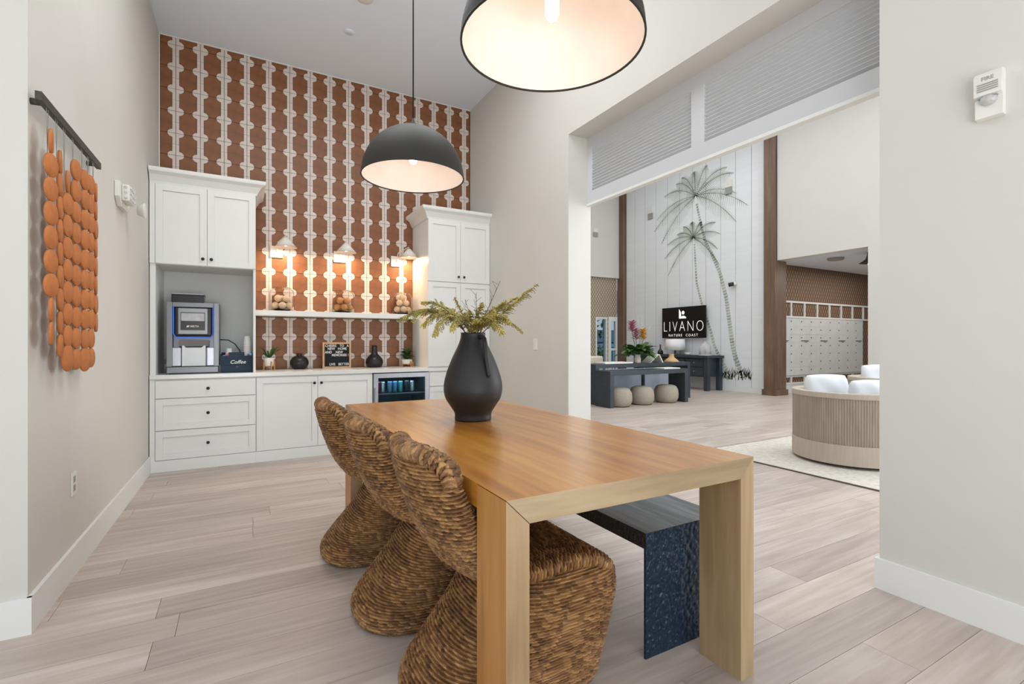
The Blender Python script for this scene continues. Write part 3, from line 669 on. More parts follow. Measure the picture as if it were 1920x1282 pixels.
# letter board
t = thing('letter_board', 'black felt letter board in a wooden frame reading cheers to a new home', 'sign', (.9925, YT+.02, ZT))
x0, x1, z0, z1 = .832, 1.153, ZT, ZT+.305; yf = YT+.01; fw = .02
m = MB()
for P in ([(x0, z0), (x1, z0), (x1-fw, z0+fw), (x0+fw, z0+fw)], [(x1, z0), (x1, z1), (x1-fw, z1-fw), (x1-fw, z0+fw)], [(x1, z1), (x0, z1), (x0+fw, z1-fw), (x1-fw, z1-fw)], [(x0, z1), (x0, z0), (x0+fw, z0+fw), (x0+fw, z1-fw)]): m.prism(P, 'y', yf, yf+.025)
m.build('frame', FRAMEW, t)
MB().box(x0+fw-.002, x1-fw+.002, yf+.008, yf+.02, z0+fw-.002, z1-fw+.002).build('felt', FELT, t)
for s_, xx, zz, al in (('CHEERS', x0+.028, z1-.042, 'LEFT'), ('TO', x0+.19, z1-.042, 'LEFT'), ('A', x1-.05, z1-.042, 'LEFT'), ('NEW', x0+.055, z1-.077, 'LEFT'), ('HOME', x0+.17, z1-.077, 'LEFT'), ('AND', x0+.026, z1-.118, 'LEFT'), ('NEW', x0+.145, z1-.118, 'LEFT'), ('MEMORIES', x1-.05, z1-.153, 'RIGHT'), ('!', x1-.028, z1-.153, 'RIGHT'), ('LIVE', x0+.075, z0+.044, 'LEFT'), ('BETTER', x1-.022, z0+.044, 'RIGHT')):
    text(s_, .040, (xx, yf+.0075, zz), FACE_S, LETTER, t, 'lettering', align=al, spacing=1.04, bold=.0006, sx=.88)

# ------------------------------------------------------------------ dining table
tx0, tx1, ty0, ty1, TZ = .612, 1.643, 1.135, 3.417, .80
t = thing('dining_table', 'long honey oak dining table with mitred slab legs', 'table', ((tx0+tx1)/2, (ty0+ty1)/2, 0))
tk = .072; ld = .185; g = .0012
m = MB()
m.prism([(tx0, TZ), (tx1, TZ), (tx1-tk, TZ-tk), (tx0+tk, TZ-tk)][::-1], 'y', ty0, ty0+ld)
m.prism([(tx0, TZ), (tx1, TZ), (tx1-tk, TZ-tk), (tx0+tk, TZ-tk)][::-1], 'y', ty1-ld, ty1)
m.box(tx0, tx1, ty0+ld, ty1-ld, TZ-tk, TZ)
top = m.build('tabletop', [HONEY, DAYLITX], t)
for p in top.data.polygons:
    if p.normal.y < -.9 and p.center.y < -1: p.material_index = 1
for (ya, yb) in ((ty0, ty0+ld), (ty1-ld, ty1)):
    for s_ in (0, 1):
        P = [(tx0, 0), (tx0+tk, 0), (tx0+tk, TZ-tk-g*2), (tx0, TZ-g*2)]
        if s_: P = [(tx0+tx1-a_, b_) for a_, b_ in P][::-1]
        m = MB().prism(P, 'y', ya+(g if yb < 2 else 0), yb-g)
        o = m.build('leg', [HONEYV, DAYLITV], t)
        for p in o.data.polygons: p.material_index = 1 if (s_ or p.normal.y < -.9) else 0  # front faces and right legs get the oak with light painted in
# ------------------------------------------------------------------ bench
t = thing('bench', 'black washed bench with hammered end panels under the table edge', 'bench', (1.58, 2.2, 0))
bx0, bx1, by0, by1, BZ = 1.357, 1.80, 1.39, 3.15, .485
m = MB().box(bx0, bx1, by0, by1, BZ-.062, BZ); s_ = m.build('seat', [BENCHW, HAMMERE], t)
for p in s_.data.polygons: p.material_index = 0 if p.normal.z > .9 else 1
for a, b_ in ((by0+.0005, by0+.010), (by1-.010, by1-.0005)):
    MB().box(bx0+.0005, bx1-.0005, a, b_, 0, BZ-.063).build('end_panel', HAMMER, t)
MB().box(bx0+.0005, bx1-.0005, by0-.0012, by0+.002, BZ-.062, BZ-.003).build('end_cap', HAMMER, t)

# ------------------------------------------------------------------ woven chairs
def interp(pts, n):
    pts = np.array(pts, float); k = len(pts); P = np.vstack([2*pts[0]-pts[1], pts, 2*pts[-1]-pts[-2]]); out = []
    for i in range(k-1):
        p0, p1, p2, p3 = P[i:i+4]
        for t_ in np.linspace(0, 1, 30, endpoint=False):
            out.append(.5*((2*p1)+(-p0+p2)*t_+(2*p0-5*p1+4*p2-p3)*t_**2+(-p0+3*p1-3*p2+p3)*t_**3))
    out.append(pts[-1]); out = np.array(out)
    s_ = np.r_[0, np.cumsum(np.linalg.norm(np.diff(out[:, :2], axis=0), axis=1))]
    q_ = np.linspace(0, s_[-1], n); return np.stack([np.interp(q_, s_, out[:, j]) for j in range(out.shape[1])], 1), s_[-1]
def rope_mesh(name, P, arc_r, arc_c, rowh=.0125, pitch=.023, amp=.0055, slant=1.1, closed=True):
    """P (nr,nc,3) closed along c; arc_r row coordinate (m), arc_c coordinate along the row (m)"""
    nr, nc, _ = P.shape
    du = np.roll(P, -1, 1)-np.roll(P, 1, 1); dv = np.gradient(P, axis=0)
    nrm = np.cross(du, dv); nrm /= np.linalg.norm(nrm, axis=2, keepdims=True)+1e-9
    if np.sum(nrm*(P-P.mean((0, 1)))) < 0: nrm = -nrm
    rr = arc_r/rowh; ri = np.floor(rr); fr = rr-ri
    fq = (fr-.09)/.82; prof = np.where((fq > 0) & (fq < 1), np.sqrt(np.clip(1-(2*fq-1)**2, 0, 1)), -.18)
    h = (np.sin(ri*12.9898)*43758.5453) % 1
    uu = arc_c/pitch+h+slant*(fr-.5)+.18*np.sin(arc_c*23+ri*1.7); st = uu-np.floor(uu)
    sp = np.clip(1-(2*st-1)**2, 0, 1)**.5; sp = sp*(prof > 0)
    wob = .0022*np.sin(arc_c*31+ri*2.1)*np.sin(ri*.9)
    d = amp*(.50*prof+.85*sp*prof)-amp*.7+wob*.5
    V = P+nrm*d[..., None]
    idx = np.arange(nr*nc).reshape(nr, nc)
    a = idx[:-1, :]; b = np.roll(idx, -1, 1)[:-1, :]; c = np.roll(idx, -1, 1)[1:, :]; e = idx[1:, :]
    F = np.stack([a, b, c, e], -1).reshape(-1, 4)
    me = bpy.data.meshes.new(name); me.vertices.add(nr*nc); me.vertices.foreach_set('co', V.reshape(-1))
    me.loops.add(F.size); me.loops.foreach_set('vertex_index', F.reshape(-1).astype(np.int32))
    me.polygons.add(len(F)); me.polygons.foreach_set('loop_start', np.arange(0, F.size, 4, dtype=np.int32)); me.polygons.foreach_set('loop_total', np.full(len(F), 4, np.int32))
    me.update(calc_edges=True)
    uvl = me.uv_layers.new(name='UVMap'); UV = np.stack([uu, rr], -1).reshape(-1, 2)
    luv = UV[F.reshape(-1)].reshape(-1, 4, 2)
    jump = luv[:, :, 0].max(1)-luv[:, :, 0].min(1) > 3
    luv[jump, :, 0] = luv[jump][:, :1, 0]
    uvl.data.foreach_set('uv', luv.reshape(-1).astype(np.float32))
    me.polygons.foreach_set('use_smooth', np.ones(len(F), bool)); me.materials.append(RATTAN); me.update()
    bm = bmesh.new(); bm.from_mesh(me)
    bmesh.ops.recalc_face_normals(bm, faces=bm.faces); bm.to_mesh(me); bm.free()
    return me
CXO = .78   # chair origin along the seat direction
# shell: x, z, half width, half thickness, edge curl
prof = [(.425, .872, .10, .012, .02), (.428, .862, .17, .024, .035), (.437, .835, .212, .031, .048), (.455, .77, .235, .033, .06), (.485, .68, .250, .033, .065), (.525, .585, .258, .033, .06),
        (.585, .50, .26, .034, .05), (.67, .448, .256, .034, .04), (.79, .434, .266, .033, .028), (.93, .442, .268, .033, .024), (1.04, .436, .268, .032, .018), (1.11, .405, .255, .03, .008), (1.145, .36, .225, .026, 0), (1.155, .32, .19, .016, 0)]
def shell(lo, hi, n):
    pr, ln = interp(prof, 690); i0, i1 = int(lo*689), int(hi*689); pr = pr[i0:i1+1]
    nr = len(pr); nc = 236; th = np.linspace(0, 2*PI, nc, endpoint=False)
    tg = np.gradient(pr[:, :2], axis=0); tg /= np.linalg.norm(tg, axis=1, keepdims=True)
    nx, nz = -tg[:, 1], tg[:, 0]         # points to the sitter's side
    ex = 2/3.4
    cs = np.sign(np.cos(th))*np.abs(np.cos(th))**ex; sn = np.sign(np.sin(th))*np.abs(np.sin(th))**ex
    Y = pr[:, 2:3]*cs; off = pr[:, 3:4]*sn+pr[:, 4:5]*(cs**2)
    X = pr[:, 0:1]+nx[:, None]*off-CXO; Z = pr[:, 1:2]+nz[:, None]*off
    P = np.stack([X, Y, Z], -1)
    ar = np.repeat((np.arange(i0, i1+1)/689*ln)[:, None], nc, 1)
    ac = np.cumsum(np.linalg.norm(np.roll(P, -1, 1)-P, axis=2), 1)
    return P, ar, ac
back = rope_mesh('backrest', *shell(.0, .50, 0), rowh=.0132, amp=.0115)
seat = rope_mesh('seat', *shell(.50, 1.0, 0), rowh=.0132, amp=.0112)
# base: z, rear x, front x, half width
bp = [(.0, .47, 1.06, .235), (.004, .45, 1.075, .25), (.03, .432, 1.11, .266), (.08, .452, 1.125, .271), (.16, .525, 1.148, .273), (.24, .60, 1.17, .274), (.32, .66, 1.186, .274), (.38, .695, 1.178, .270), (.42, .72, 1.14, .258), (.445, .76, 1.10, .24)]
def base():
    pr = np.array(bp); zz = np.linspace(0, .445, 280); nc = 420; th = np.linspace(0, 2*PI, nc, endpoint=False)
    pr_i, _ = interp([(a[0], a[1], a[2], a[3]) for a in bp], 500)
    o_ = np.argsort(pr_i[:, 0]); pr_i = pr_i[o_]
    r_, f_, b_ = [np.interp(zz, pr_i[:, 0], pr_i[:, j]) for j in (1, 2, 3)]
    cx = (r_+f_)/2; a_ = (f_-r_)/2
    ex = np.where(np.cos(th) > 0, 2/4.6, 2/2.7); cs = np.sign(np.cos(th))*np.abs(np.cos(th))**ex; sn = np.sign(np.sin(th))*np.abs(np.sin(th))**ex
    X = cx[:, None]+a_[:, None]*cs-CXO; Y = b_[:, None]*sn; Z = np.repeat(zz[:, None], nc, 1)+.004
    P = np.stack([X, Y, Z], -1)
    st = np.linalg.norm(np.diff(np.stack([r_, zz], 1), axis=0), axis=1); ar = np.repeat(np.r_[0, np.cumsum(st)][:, None], nc, 1)
    ac = np.cumsum(np.linalg.norm(np.roll(P, -1, 1)-P, axis=2), 1)
    return P, ar, ac
basem = rope_mesh('base', *base(), rowh=.0130, amp=.0110)
# thick braid capping the backrest
def braid():
    n = 260; th = np.linspace(R(-12), R(192), n)
    pr, _ = interp(prof, 460)
    path = []
    for a in th:
        yy = .222*math.cos(a); drop = .085*(1-max(0, math.sin(a))**.6) if math.sin(a) > 0 else .085+.04*(-math.sin(a))*3
        s_i = int(np.clip(drop/1.1*459, 4, 459)); path.append((pr[s_i, 0]-CXO+.055*(yy/.222)**2+.004, yy, pr[s_i, 1]+.004))
    path = np.array(path); tg = np.gradient(path, axis=0); tg /= np.linalg.norm(tg, axis=1, keepdims=True)
    ref = np.array([1., 0, .2]); n1 = np.cross(tg, ref); n1 /= np.linalg.norm(n1, axis=1, keepdims=True); n2 = np.cross(tg, n1)
    nc = 28; ph = np.linspace(0, 2*PI, nc, endpoint=False)
    taper = np.clip(np.minimum(np.arange(n), np.arange(n)[::-1])/14., .15, 1)
    P = path[:, None, :]+(.027*taper)[:, None, None]*(np.cos(ph)[None, :, None]*n1[:, None, :]+np.sin(ph)[None, :, None]*n2[:, None, :]*1.15)
    s_ = np.r_[0, np.cumsum(np.linalg.norm(np.diff(path, axis=0), axis=1))]
    ar = np.repeat(s_[:, None], nc, 1)+.008*np.sin(2*ph)[None, :]; ac = np.repeat((ph*.027)[None, :], n, 0)
    return P, ar, ac
braidm = rope_mesh('braided_rim', *braid(), rowh=.019, pitch=.026, amp=.010)
def chair(yc, xo, rz, label):
    t = thing('woven_chair', label, 'chair', (CXO+xo, yc, 0), 'woven chairs along the table'); t.rotation_euler = (0, 0, rz); t.scale = (1, .94, 1)
    for nm, me in (('backrest', back), ('seat', seat), ('base', basem), ('braided_rim', braidm)):
        o = bpy.data.objects.new(nm, me); C.objects.link(o); o.parent = t
        if nm in ('backrest', 'braided_rim'): o.scale = (1, 1.08, 1)
    return t
chair(1.60, .045, R(1), 'brown woven rope chair nearest the camera, behind the front table leg')
chair(2.215, .0, R(2), 'brown woven rope chair in the middle of the row')
chair(2.93, -.035, R(2), 'brown woven rope chair furthest from the camera, nearest the cabinets')

# ------------------------------------------------------------------ vase of ferns on the table
vx, vy = 1.10, 2.42
t = thing('pitcher_vase', 'tall matte black pitcher vase with one handle on the dining table', 'vase', (vx, vy, TZ))
k = .0029/4.42
pv = [(0, 1215), (148, 1215), (151, 1208), (150, 1180), (156, 1150), (190, 1095), (225, 1040), (239, 990), (242, 955), (237, 900), (213, 810), (172, 705), (125, 605), (104, 545), (100, 515), (101, 497), (88, 497), (86, 530), (100, 600), (0, 660)]
m = MB(); pts, _ = interp([(p[0]*k, (1215-p[1])*k) for p in pv[1:16]], 60)
prf = [(0, 0)]+[(p[0], p[1]) for p in pts]+[(.058, .470), (.056, .448), (.064, .40), (0, .36)]
m.lathe(prf, 48, (vx, vy, TZ)); m.build('body', BLACKCER, t)
a0 = R(-61+24); hp = []
for rr, zz in ((.066, .437), (.095, .448), (.118, .435), (.126, .40), (.130, .34), (.135, .285), (.132, .25), (.12, .235)): hp.append((vx+rr*math.cos(a0-R(52)+R(0)), vy+rr*math.sin(a0-R(52)), TZ+zz))
hp2 = []
az = R(-82)
for rr, zz in ((.058, .438), (.084, .450), (.108, .438), (.118, .41), (.128, .34), (.142, .285), (.150, .25), (.140, .235)): hp2.append((vx+rr*math.cos(az), vy+rr*math.sin(az), TZ+zz))
m = MB().tube(hp2, [.012, .012, .012, .0125, .0125, .0125, .012, .009], 12); m.build('handle', BLACKCER, t)

def px2w(u, v, F):
    a = R(YAW); r_ = (u-960)/FPX; return Vector(((math.sin(a)+r_*math.cos(a))*F, (math.cos(a)-r_*math.sin(a))*F, EYE+(641-v)/FPX*F))
t = thing('fern_bunch', 'dry olive green fern fronds standing in the black pitcher vase', 'fern', (vx, vy, TZ+.40))
def frond(tip, lift, leafw=1., dens=26, sparse=False, mid=None):
    b = Vector((vx+random.uniform(-.03, .03), vy+random.uniform(-.03, .03), TZ+.42)); tip = Vector(tip)
    c1 = mid if mid is not None else b+(tip-b)*.45+Vector((0, 0, lift)); pts = []
    for i in range(21):
        t_ = i/20; pts.append((1-t_)**2*b+2*t_*(1-t_)*c1+t_**2*tip)
    m = MB(); m.tube(pts, [.0032*(1-.75*i/20) for i in range(21)], 5, 0)
    lf = MB(); L_ = (tip-b).length
    s0 = .30
    for j in range(dens):
        t_ = s0+(1-s0)*j/dens; p = (1-t_)**2*b+2*t_*(1-t_)*c1+t_**2*tip
        tg = (2*(1-t_)*(c1-b)+2*t_*(tip-c1)).normalized()
        sd = tg.cross(Vector((random.uniform(-.5, .5), random.uniform(-.6, .2), 1))).normalized()
        env = (math.sin(PI*min(1, (t_-s0)/(1-s0)*.75+.2)))
        for s_ in (-1, 1):
            pl = L_*.27*env*random.uniform(.7, 1.1)*leafw
            d = (sd*s_+tg*.7+Vector((0, 0, random.uniform(-.45, .2)))).normalized(); e = p+d*pl
            nl = max(4, int(pl/.0105)); cdir = d.cross(Vector((random.uniform(-.4, .4), -.6, .8))).normalized()
            for q_ in range(nl):
                f = (q_+.5)/nl; o_ = p+d*pl*f-Vector((0, 0, .012*f*f)); wl = .024*(1-f*.7)*leafw
                for s2 in (-1, 1):
                    tp = o_+(cdir*s2+d*.55).normalized()*wl+Vector((0, 0, random.uniform(-.004, .004)))
                    h_ = d*.0033
                    lf.add([tuple(o_-h_), tuple(o_+h_), tuple(tp+h_*.3), tuple((o_+tp)/2-h_*1.3)], [(0, 1, 2, 3)], 1)
            m.tube([p, p+(e-p)*.5, e-Vector((0, 0, .012))], .0012, 4, 0, caps=False)
    off = len(m.v); m.v += lf.v; m.f += [[i+off for i in f] for f in lf.f]; m.m += lf.m; m.s += lf.s
    m.build('frond', [STEM, FERN], t)
for (u, v, F, lift, lw, dn) in ((746, 600, 2.55, .20, .8, 30), (768, 588, 2.75, .17, .8, 26), (790, 566, 2.6, .13, .8, 24), (790, 612, 2.5, .22, .7, 24), (812, 632, 2.42, .24, .7, 22), (830, 572, 2.7, .06, .7, 22), (852, 556, 2.6, .02, .5, 18), (846, 622, 2.45, .22, .7, 20), (880, 580, 2.5, .02, .7, 20), (905, 566, 2.7, .02, .7, 22), (898, 600, 2.4, .08, .7, 18),
                                  (930, 614, 2.45, .18, .8, 22), (958, 606, 2.5, .17, .9, 26), (948, 566, 2.65, .05, .8, 26), (1009, 532, 2.6, .02, .62, 28), (972, 556, 2.75, .05, .8, 24), (925, 580, 2.42, .06, .8, 24), (982, 625, 2.6, .20, .5, 20), (945, 628, 2.4, .18, .7, 20)):
    frond(px2w(u, v, F), lift, lw, dn)
m = MB()
for (u, v) in ((938, 527), (872, 562), (893, 548)):
    b = Vector((vx, vy, TZ+.42)); tp = px2w(u, v, 2.62); m2 = MB()
    pts = [b, b+(tp-b)*.5+Vector((.01, 0, .02)), tp]; m2.tube(pts, [.0025, .002, .001], 5)
    for j in range(7):
        p = b+(tp-b)*(.55+.065*j); m2.tube([p, p+Vector((random.uniform(-.04, .04), random.uniform(-.02, .02), random.uniform(.01, .04)))], [.0012, .0008], 4)
    m2.build('bare_twig', STEM, t)

# ------------------------------------------------------------------ pendant lamps
def pendant(x, y, label):
    t = thing('pendant_lamp', label, 'pendant lamp', (x, y, 2.31), 'dome pendants over the table')
    Rr = .335; H_ = .335; z0 = 2.31
    prf = [(Rr*math.cos(a), H_*math.sin(a)) for a in [PI/2*i/16 for i in range(17)]]
    m = MB(); m.lathe([(p[0], z0+p[1]) for p in prf[:-1]]+[(.0, z0+H_)], 64, (x, y, 0)); o = m.build('shade', SHADEO, t)
    # open the bottom
    bm = bmesh.new(); bm.from_mesh(o.data); big = [f for f in bm.faces if len(f.verts) > 8]; bmesh.ops.delete(bm, geom=big, context='FACES_ONLY'); bm.to_mesh(o.data); bm.free()
    m = MB(); vs = [(p[0]*.985, z0+p[1]*.985) for p in prf[:-1]]+[(0, z0+H_*.985)]; m.lathe(vs, 64, (x, y, 0)); o = m.build('shade_lining', SHADEI, t)
    bm = bmesh.new(); bm.from_mesh(o.data); big = [f for f in bm.faces if len(f.verts) > 8]; bmesh.ops.delete(bm, geom=big, context='FACES_ONLY'); bm.to_mesh(o.data); bm.free()
    m = MB(); m.lathe([(Rr*.983, z0), (Rr+.0015, z0), (Rr+.0015, z0+.006), (Rr*.983, z0+.006), (Rr*.983, z0)], 64, (x, y, 0), caps=False); m.build('rim', SHADEO, t)
    m = MB(); m.lathe([(.03, z0+H_-.003), (.03, z0+H_+.02), (.012, z0+H_+.035), (.008, z0+H_+.06)], 20, (x, y, 0)); m.build('cap', CORD, t)
    m = MB().tube([(x, y, z0+H_+.04), (x, y, ZC-.02)], .005, 8); m.build('cord', CORD, t)
    m = MB(); m.lathe([(.06, ZC-.025), (.065, ZC-.02), (.065, ZC-.001)], 24, (x, y, 0)); m.build('ceiling_rose', CORD, t)
    m = MB(); m.lathe([(.02, z0+H_-.09), (.02, z0+H_-.01)], 16, (x, y, 0)); m.build('socket', CORD, t)
    zb = z0+H_-.09
    m = MB(); m.lathe([(.015, zb), (.024, zb-.02), (.026, zb-.05), (.026, zb-.13), (.018, zb-.148), (0, zb-.155)], 20, (x, y, 0)); m.build('bulb', BULB, t)
    l = bpy.data.lights.new('pendant_glow', 'POINT'); l.energy = 1.3; l.color = (1, .88, .78); l.shadow_soft_size = .05
    lo = bpy.data.objects.new('pendant_glow', l); C.objects.link(lo); lo.location = (x, y, z0+.07)
pendant(1.0, 1.50, 'black dome pendant lamp nearest the camera with a lit bulb showing')
pendant(1.0, 3.16, 'black dome pendant lamp hanging in front of the tiled wall')
m = MB().lathe([(0, ZC-.035), (.05, ZC-.035), (.075, ZC-.02), (.08, ZC-.001)], 28, (1.0, 4.62, 0)); o = m.build('smoke_detector', PLAST); origin(o, (1.0, 4.62, ZC)); tag(o, 'round white smoke detector on the ceiling at the top edge of the picture', 'smoke detector')
m = MB().lathe([(0, ZC-.006), (.05, ZC-.006), (.055, ZC-.001)], 28, (.975, 5.22, 0)); o = m.build('sprinkler_cover', CEIL); origin(o, (.975, 5.22, ZC)); tag(o, 'flat round white sprinkler cover on the ceiling near the tiles', 'sprinkler')

# ------------------------------------------------------------------ clay disc wall hanging
wx = -.775
def wlx(y): return XL0+(-.745-XL0)*(y-YL0)/(YB+.1-YL0)
t = thing('wall_hanging', 'hanging of strung terracotta clay discs below a dark bar', 'wall hanging', (wlx(3.2), 3.2, 2.25))
m = MB(); m.prism([(wlx(2.74)+.03, 2.74), (wlx(3.68)+.03, 3.68), (wlx(3.68)+.052, 3.68), (wlx(2.74)+.052, 2.74)], 'z', 2.232, 2.268); m.build('bar', IRON, t)
for yy in (2.80, 3.62): m = MB().tube([(wlx(yy), yy, 2.242), (wlx(yy)+.03, yy, 2.242)], .014, 12); m.build('standoff', IRON, t)
colsd = [(2.83, 1.989, 6, 8, 'a'), (2.945, 2.04, 9, -6, 'b'), (3.05, 1.98, 8, 6, 'c'), (3.18, 2.075, 10, 7, 'd'), (3.33, 2.07, 10, 6, 'e'), (3.44, 2.075, 10, 4, 'f'), (3.54, 2.06, 8, -7, 'g')]
for (yy, zt_, n, tw, kk) in colsd:
    x = wlx(yy)+.045; dr = .0525; pitch = .1045
    st_ = MB(); st_.tube([(x, yy-.012, 2.236), (x, yy, zt_+.05)], .0012, 4); st_.tube([(x, yy+.012, 2.236), (x, yy, zt_+.05)], .0012, 4); st_.tube([(x, yy, zt_+.05), (x, yy, zt_-pitch*n+.05)], .0012, 4); st_.build('string', STRING, t)
    tot = n+(2 if kk == 'a' else 0)+(1 if kk in 'ac' else 0)
    start = 1 if kk in 'a' else 0
    for i in range(tot):
        z = zt_-pitch*(i-start)
        tw_i = tw+random.uniform(-2, 2)
        if (kk == 'a' and (i == 0 or i >= tot-2)) or (kk in 'bc' and i == 0): tw_i = -10
        rr = dr*(1.22 if (i == tot-1 and kk in 'ce') else 1)
        m = MB(); m.lathe([(0, -.006), (rr-.003, -.006), (rr, -.003), (rr, .003), (rr-.003, .006), (0, .006)], 28)
        a = R(tw_i)
        # disc axis: the wall normal turned towards the camera
        ax = Vector((math.cos(a), -math.sin(a), 0)); u_ = Vector((0, 0, 1)); v_ = ax.cross(u_)
        m.v = [tuple(Vector((x+.012, yy, z))+u_*p[0]+v_*p[1]+ax*p[2]) for p in m.v]
        m.build('clay_disc', CLAY, t)

# ------------------------------------------------------------------ wall devices
def wall_box(m, y0, y1, z0, z1, d, x=None):  # on the left wall
    x_ = wlx((y0+y1)/2) if x is None else x; m.box(x_, x_+d, y0, y1, z0, z1); return m
yy = 4.45
t = thing('emergency_light', 'white twin-head emergency light on the left wall beside the cabinet', 'emergency light', (wlx(yy), yy, 2.25))
x = wlx(yy)
m = MB(); m.prism([(4.26, 2.335), (4.52, 2.335), (4.62, 2.29), (4.62, 2.23), (4.52, 2.175), (4.34, 2.175), (4.26, 2.23)], 'x', x, x+.03); m.build('plate', PLAST, t, bevel=.004)
m = MB(); m.box(x+.03, x+.075, 4.32, 4.50, 2.215, 2.33); h1 = m.build('lamp_head', PLAST, t, bevel=.012)
for i in range(4):
    for j in range(3): MB().ball((x+.076, 4.345+.043*i, 2.235+.037*j), .013, 8).build('led_lens', CLEAR, h1)
for j in range(3): MB().ball((x+.053, 4.318, 2.235+.037*j), .011, 8).build('led_lens', CLEAR, h1)
m = MB(); m.lathe([(.0, 0), (.035, 0), (.055, .05), (.058, .06), (.052, .06), (0, .05)], 24); m.v = [(x+.07+p[0], 4.66-p[2]*0+p[1], 2.20+p[2]) for p in m.v]
m.v = [(x+.075+(p[2]-2.20)*.8, 4.62+(p[1]-4.66), 2.22+(p[0]-x-.07)) for p in m.v]; m.build('lamp_head', PLAST, t)
t = thing('power_outlet', 'white power outlet low on the left wall above the baseboard', 'outlet', (wlx(3.37), 3.37, .475))
x = wlx(3.37); o = MB().box(x, x+.006, 3.33, 3.41, .415, .535).build('cover_plate', PLAST, t, bevel=.002)
m = MB()
for zz in (.452, .498): m.box(x+.006, x+.0075, 3.354, 3.386, zz-.016, zz+.016)
m.build('socket_face', PLASTD, t)
t = thing('light_switch', 'white light switch on the beige wall between cabinet and opening', 'light switch', (XR, 4.475, 1.195))
MB().box(XR-.006, XR, 4.435, 4.515, 1.135, 1.255).build('cover_plate', PLAST, t, bevel=.002)
MB().box(XR-.010, XR-.006, 4.458, 4.492, 1.162, 1.228).build('rocker', PLAST, t, bevel=.002)
t = thing('fire_alarm', 'white fire alarm strobe high on the right wall', 'fire alarm', (XR, .826, 2.255))
y0, y1 = .776, .866
m = MB(); m.prism([(XR, 2.352), (XR-.035, 2.352), (XR-.045, 2.335), (XR-.045, 2.255), (XR-.030, 2.245), (XR-.030, 2.165), (XR, 2.16)], 'y', y0, y1); m.build('housing', PLAST, t, bevel=.003)
text('FIRE', .022, (XR-.0452, (y0+y1)/2, 2.322), FACE_W, PLASTD, t, 'fire_lettering', bold=.0004)
for i in range(4): MB().box(XR-.047, XR-.0452, y0+.012, y1-.012, 2.272+i*.009, 2.276+i*.009).build('grille_bar', PLASTD, t)
m = MB(); m.ball((XR-.032, (y0+y1)/2, 2.235), .03, 16, sq=(.8, 1, .8)); m.build('strobe_lens', CLEAR, t)
m = MB(); m.box(XR-.048, XR-.03, (y0+y1)/2-.03, (y0+y1)/2+.03, 2.243, 2.247); m.build('reflector', STEEL, t)
# ================================================================== the lobby beyond the opening
NY0, NY1, NZ = 4.93, 6.80, 3.07     # mail nook opening in the long wall
wl = MB(); wl.box(XW, XW+.2, 7.04, YE, 0, ZL); wl.box(XW, XW+.2, -4, NY0, 0, ZL); wl.box(XW, XW+.2, NY0, 7.04, NZ, ZL)
wall_lob = struct('wall_lobby', wl, WHITEP)
edges = [gx for gx in (6.98, 7.44, 7.87, 8.30, 8.75, 9.19, 9.63, 10.07, 10.52, 10.96, 11.40, 11.78)]
for a, b in zip(edges[:-1], edges[1:]): MB().box(XW-.03, XW, max(a, 7.06)+.006, b-.006, .12, ZL).build('board', SHIP, wall_lob, bevel=.003, seg=1)
MB().box(XW-.0005, XW, 7.06, 11.78, .12, ZL).build('groove_backing', GROOVE, wall_lob)
MB().box(XW-.035, XW, 7.06, 11.78, 0, .12).build('base_board', WHITEP, wall_lob)
struct('wall_lobby_soffit_face', MB().box(XW-.08, XW-.001, 2.0, 6.76, NZ, ZL), WALL)
struct('wall_lobby_near', MB().box(XW-.08, XW-.001, -4, NY0, 0, NZ), WALL)
def column(x0, x1, y0, y1, nm):
    m = MB(); m.box(x0, x1, y0, y1, 0, ZL); m.box(x0-.03, x1+.03, y0-.03, y1+.03, 0, .13); struct(nm, m, COLW)
column(10.56, 10.98, 6.775, 7.05, 'wall_column_near'); column(10.56, 10.75, 11.80, 12.08, 'wall_column_far')
struct('wall_lobby_end', MB().box(XR+TH, 9.70, YE, YE+.2, 0, 3.25).box(9.70, 10.15, YE, YE+.2, 2.0, 3.25).box(10.15, 10.20, YE, YE+.2, 0, 3.25).box(10.20, 10.56, YE, YE+.2, 2.02, 3.25).box(9.70, 10.15, YE, YE+.2, 0, .1), PAPERT)
struct('wall_lobby_end_upper', MB().box(XR+TH, XW, YE-.10, YE+.2, 3.25, ZL), WALL)
struct('wall_lobby_inner', MB().box(XR, XR+TH, YB+.2, YE+.2, 0, ZL).box(XR+.02, XR+TH, -4, YB+.2, ZC+.2, ZL).box(XR+.02, XR+TH, -4, -3, 0, ZL), WALL)
m = MB(); m.box(XR, XW+.2, -4.2, -4, 0, .25); m.box(XR, XW+.2, -4.2, -4, 5.5, ZL); m.box(XR, 3.4, -4.2, -4, .25, 5.5); m.box(10.2, XW+.2, -4.2, -4, .25, 5.5); struct('wall_lobby_front', m, WALL)
struct('ceiling_lobby', MB().box(XR, 17, -4.2, YE+.3, ZL, ZL+.2), CEIL)
struct('ceiling_nook', MB().box(XW+.2, 16.4, 2.0, 7.04, NZ, NZ+.1), CEIL)
nk = struct('wall_nook', MB().box(XW+.2, 16.4, 7.04, 7.2, 0, NZ), PAPERB)
struct('wall_nook_end', MB().box(16.4, 16.6, 2, 7.2, 0, NZ), WALL); struct('wall_nook_side', MB().box(XW+.2, 16.4, 1.8, 2, 0, NZ), WALL)
yn = 7.04
struct('baseboard_nook', MB().box(XW+.2, 16.4, yn-.02, yn, 0, .2), WHITEP)
m = MB()
for z in (2.165, 1.80, .37, .20): m.box(10.98, 15.6, yn-.03, yn, z, z+.045)
for i in range(9):
    x = 11.0+.55*i; m.box(x, x+.05, yn-.03, yn, 1.845, 2.165); m.box(x, x+.05, yn-.03, yn, .245, .37)
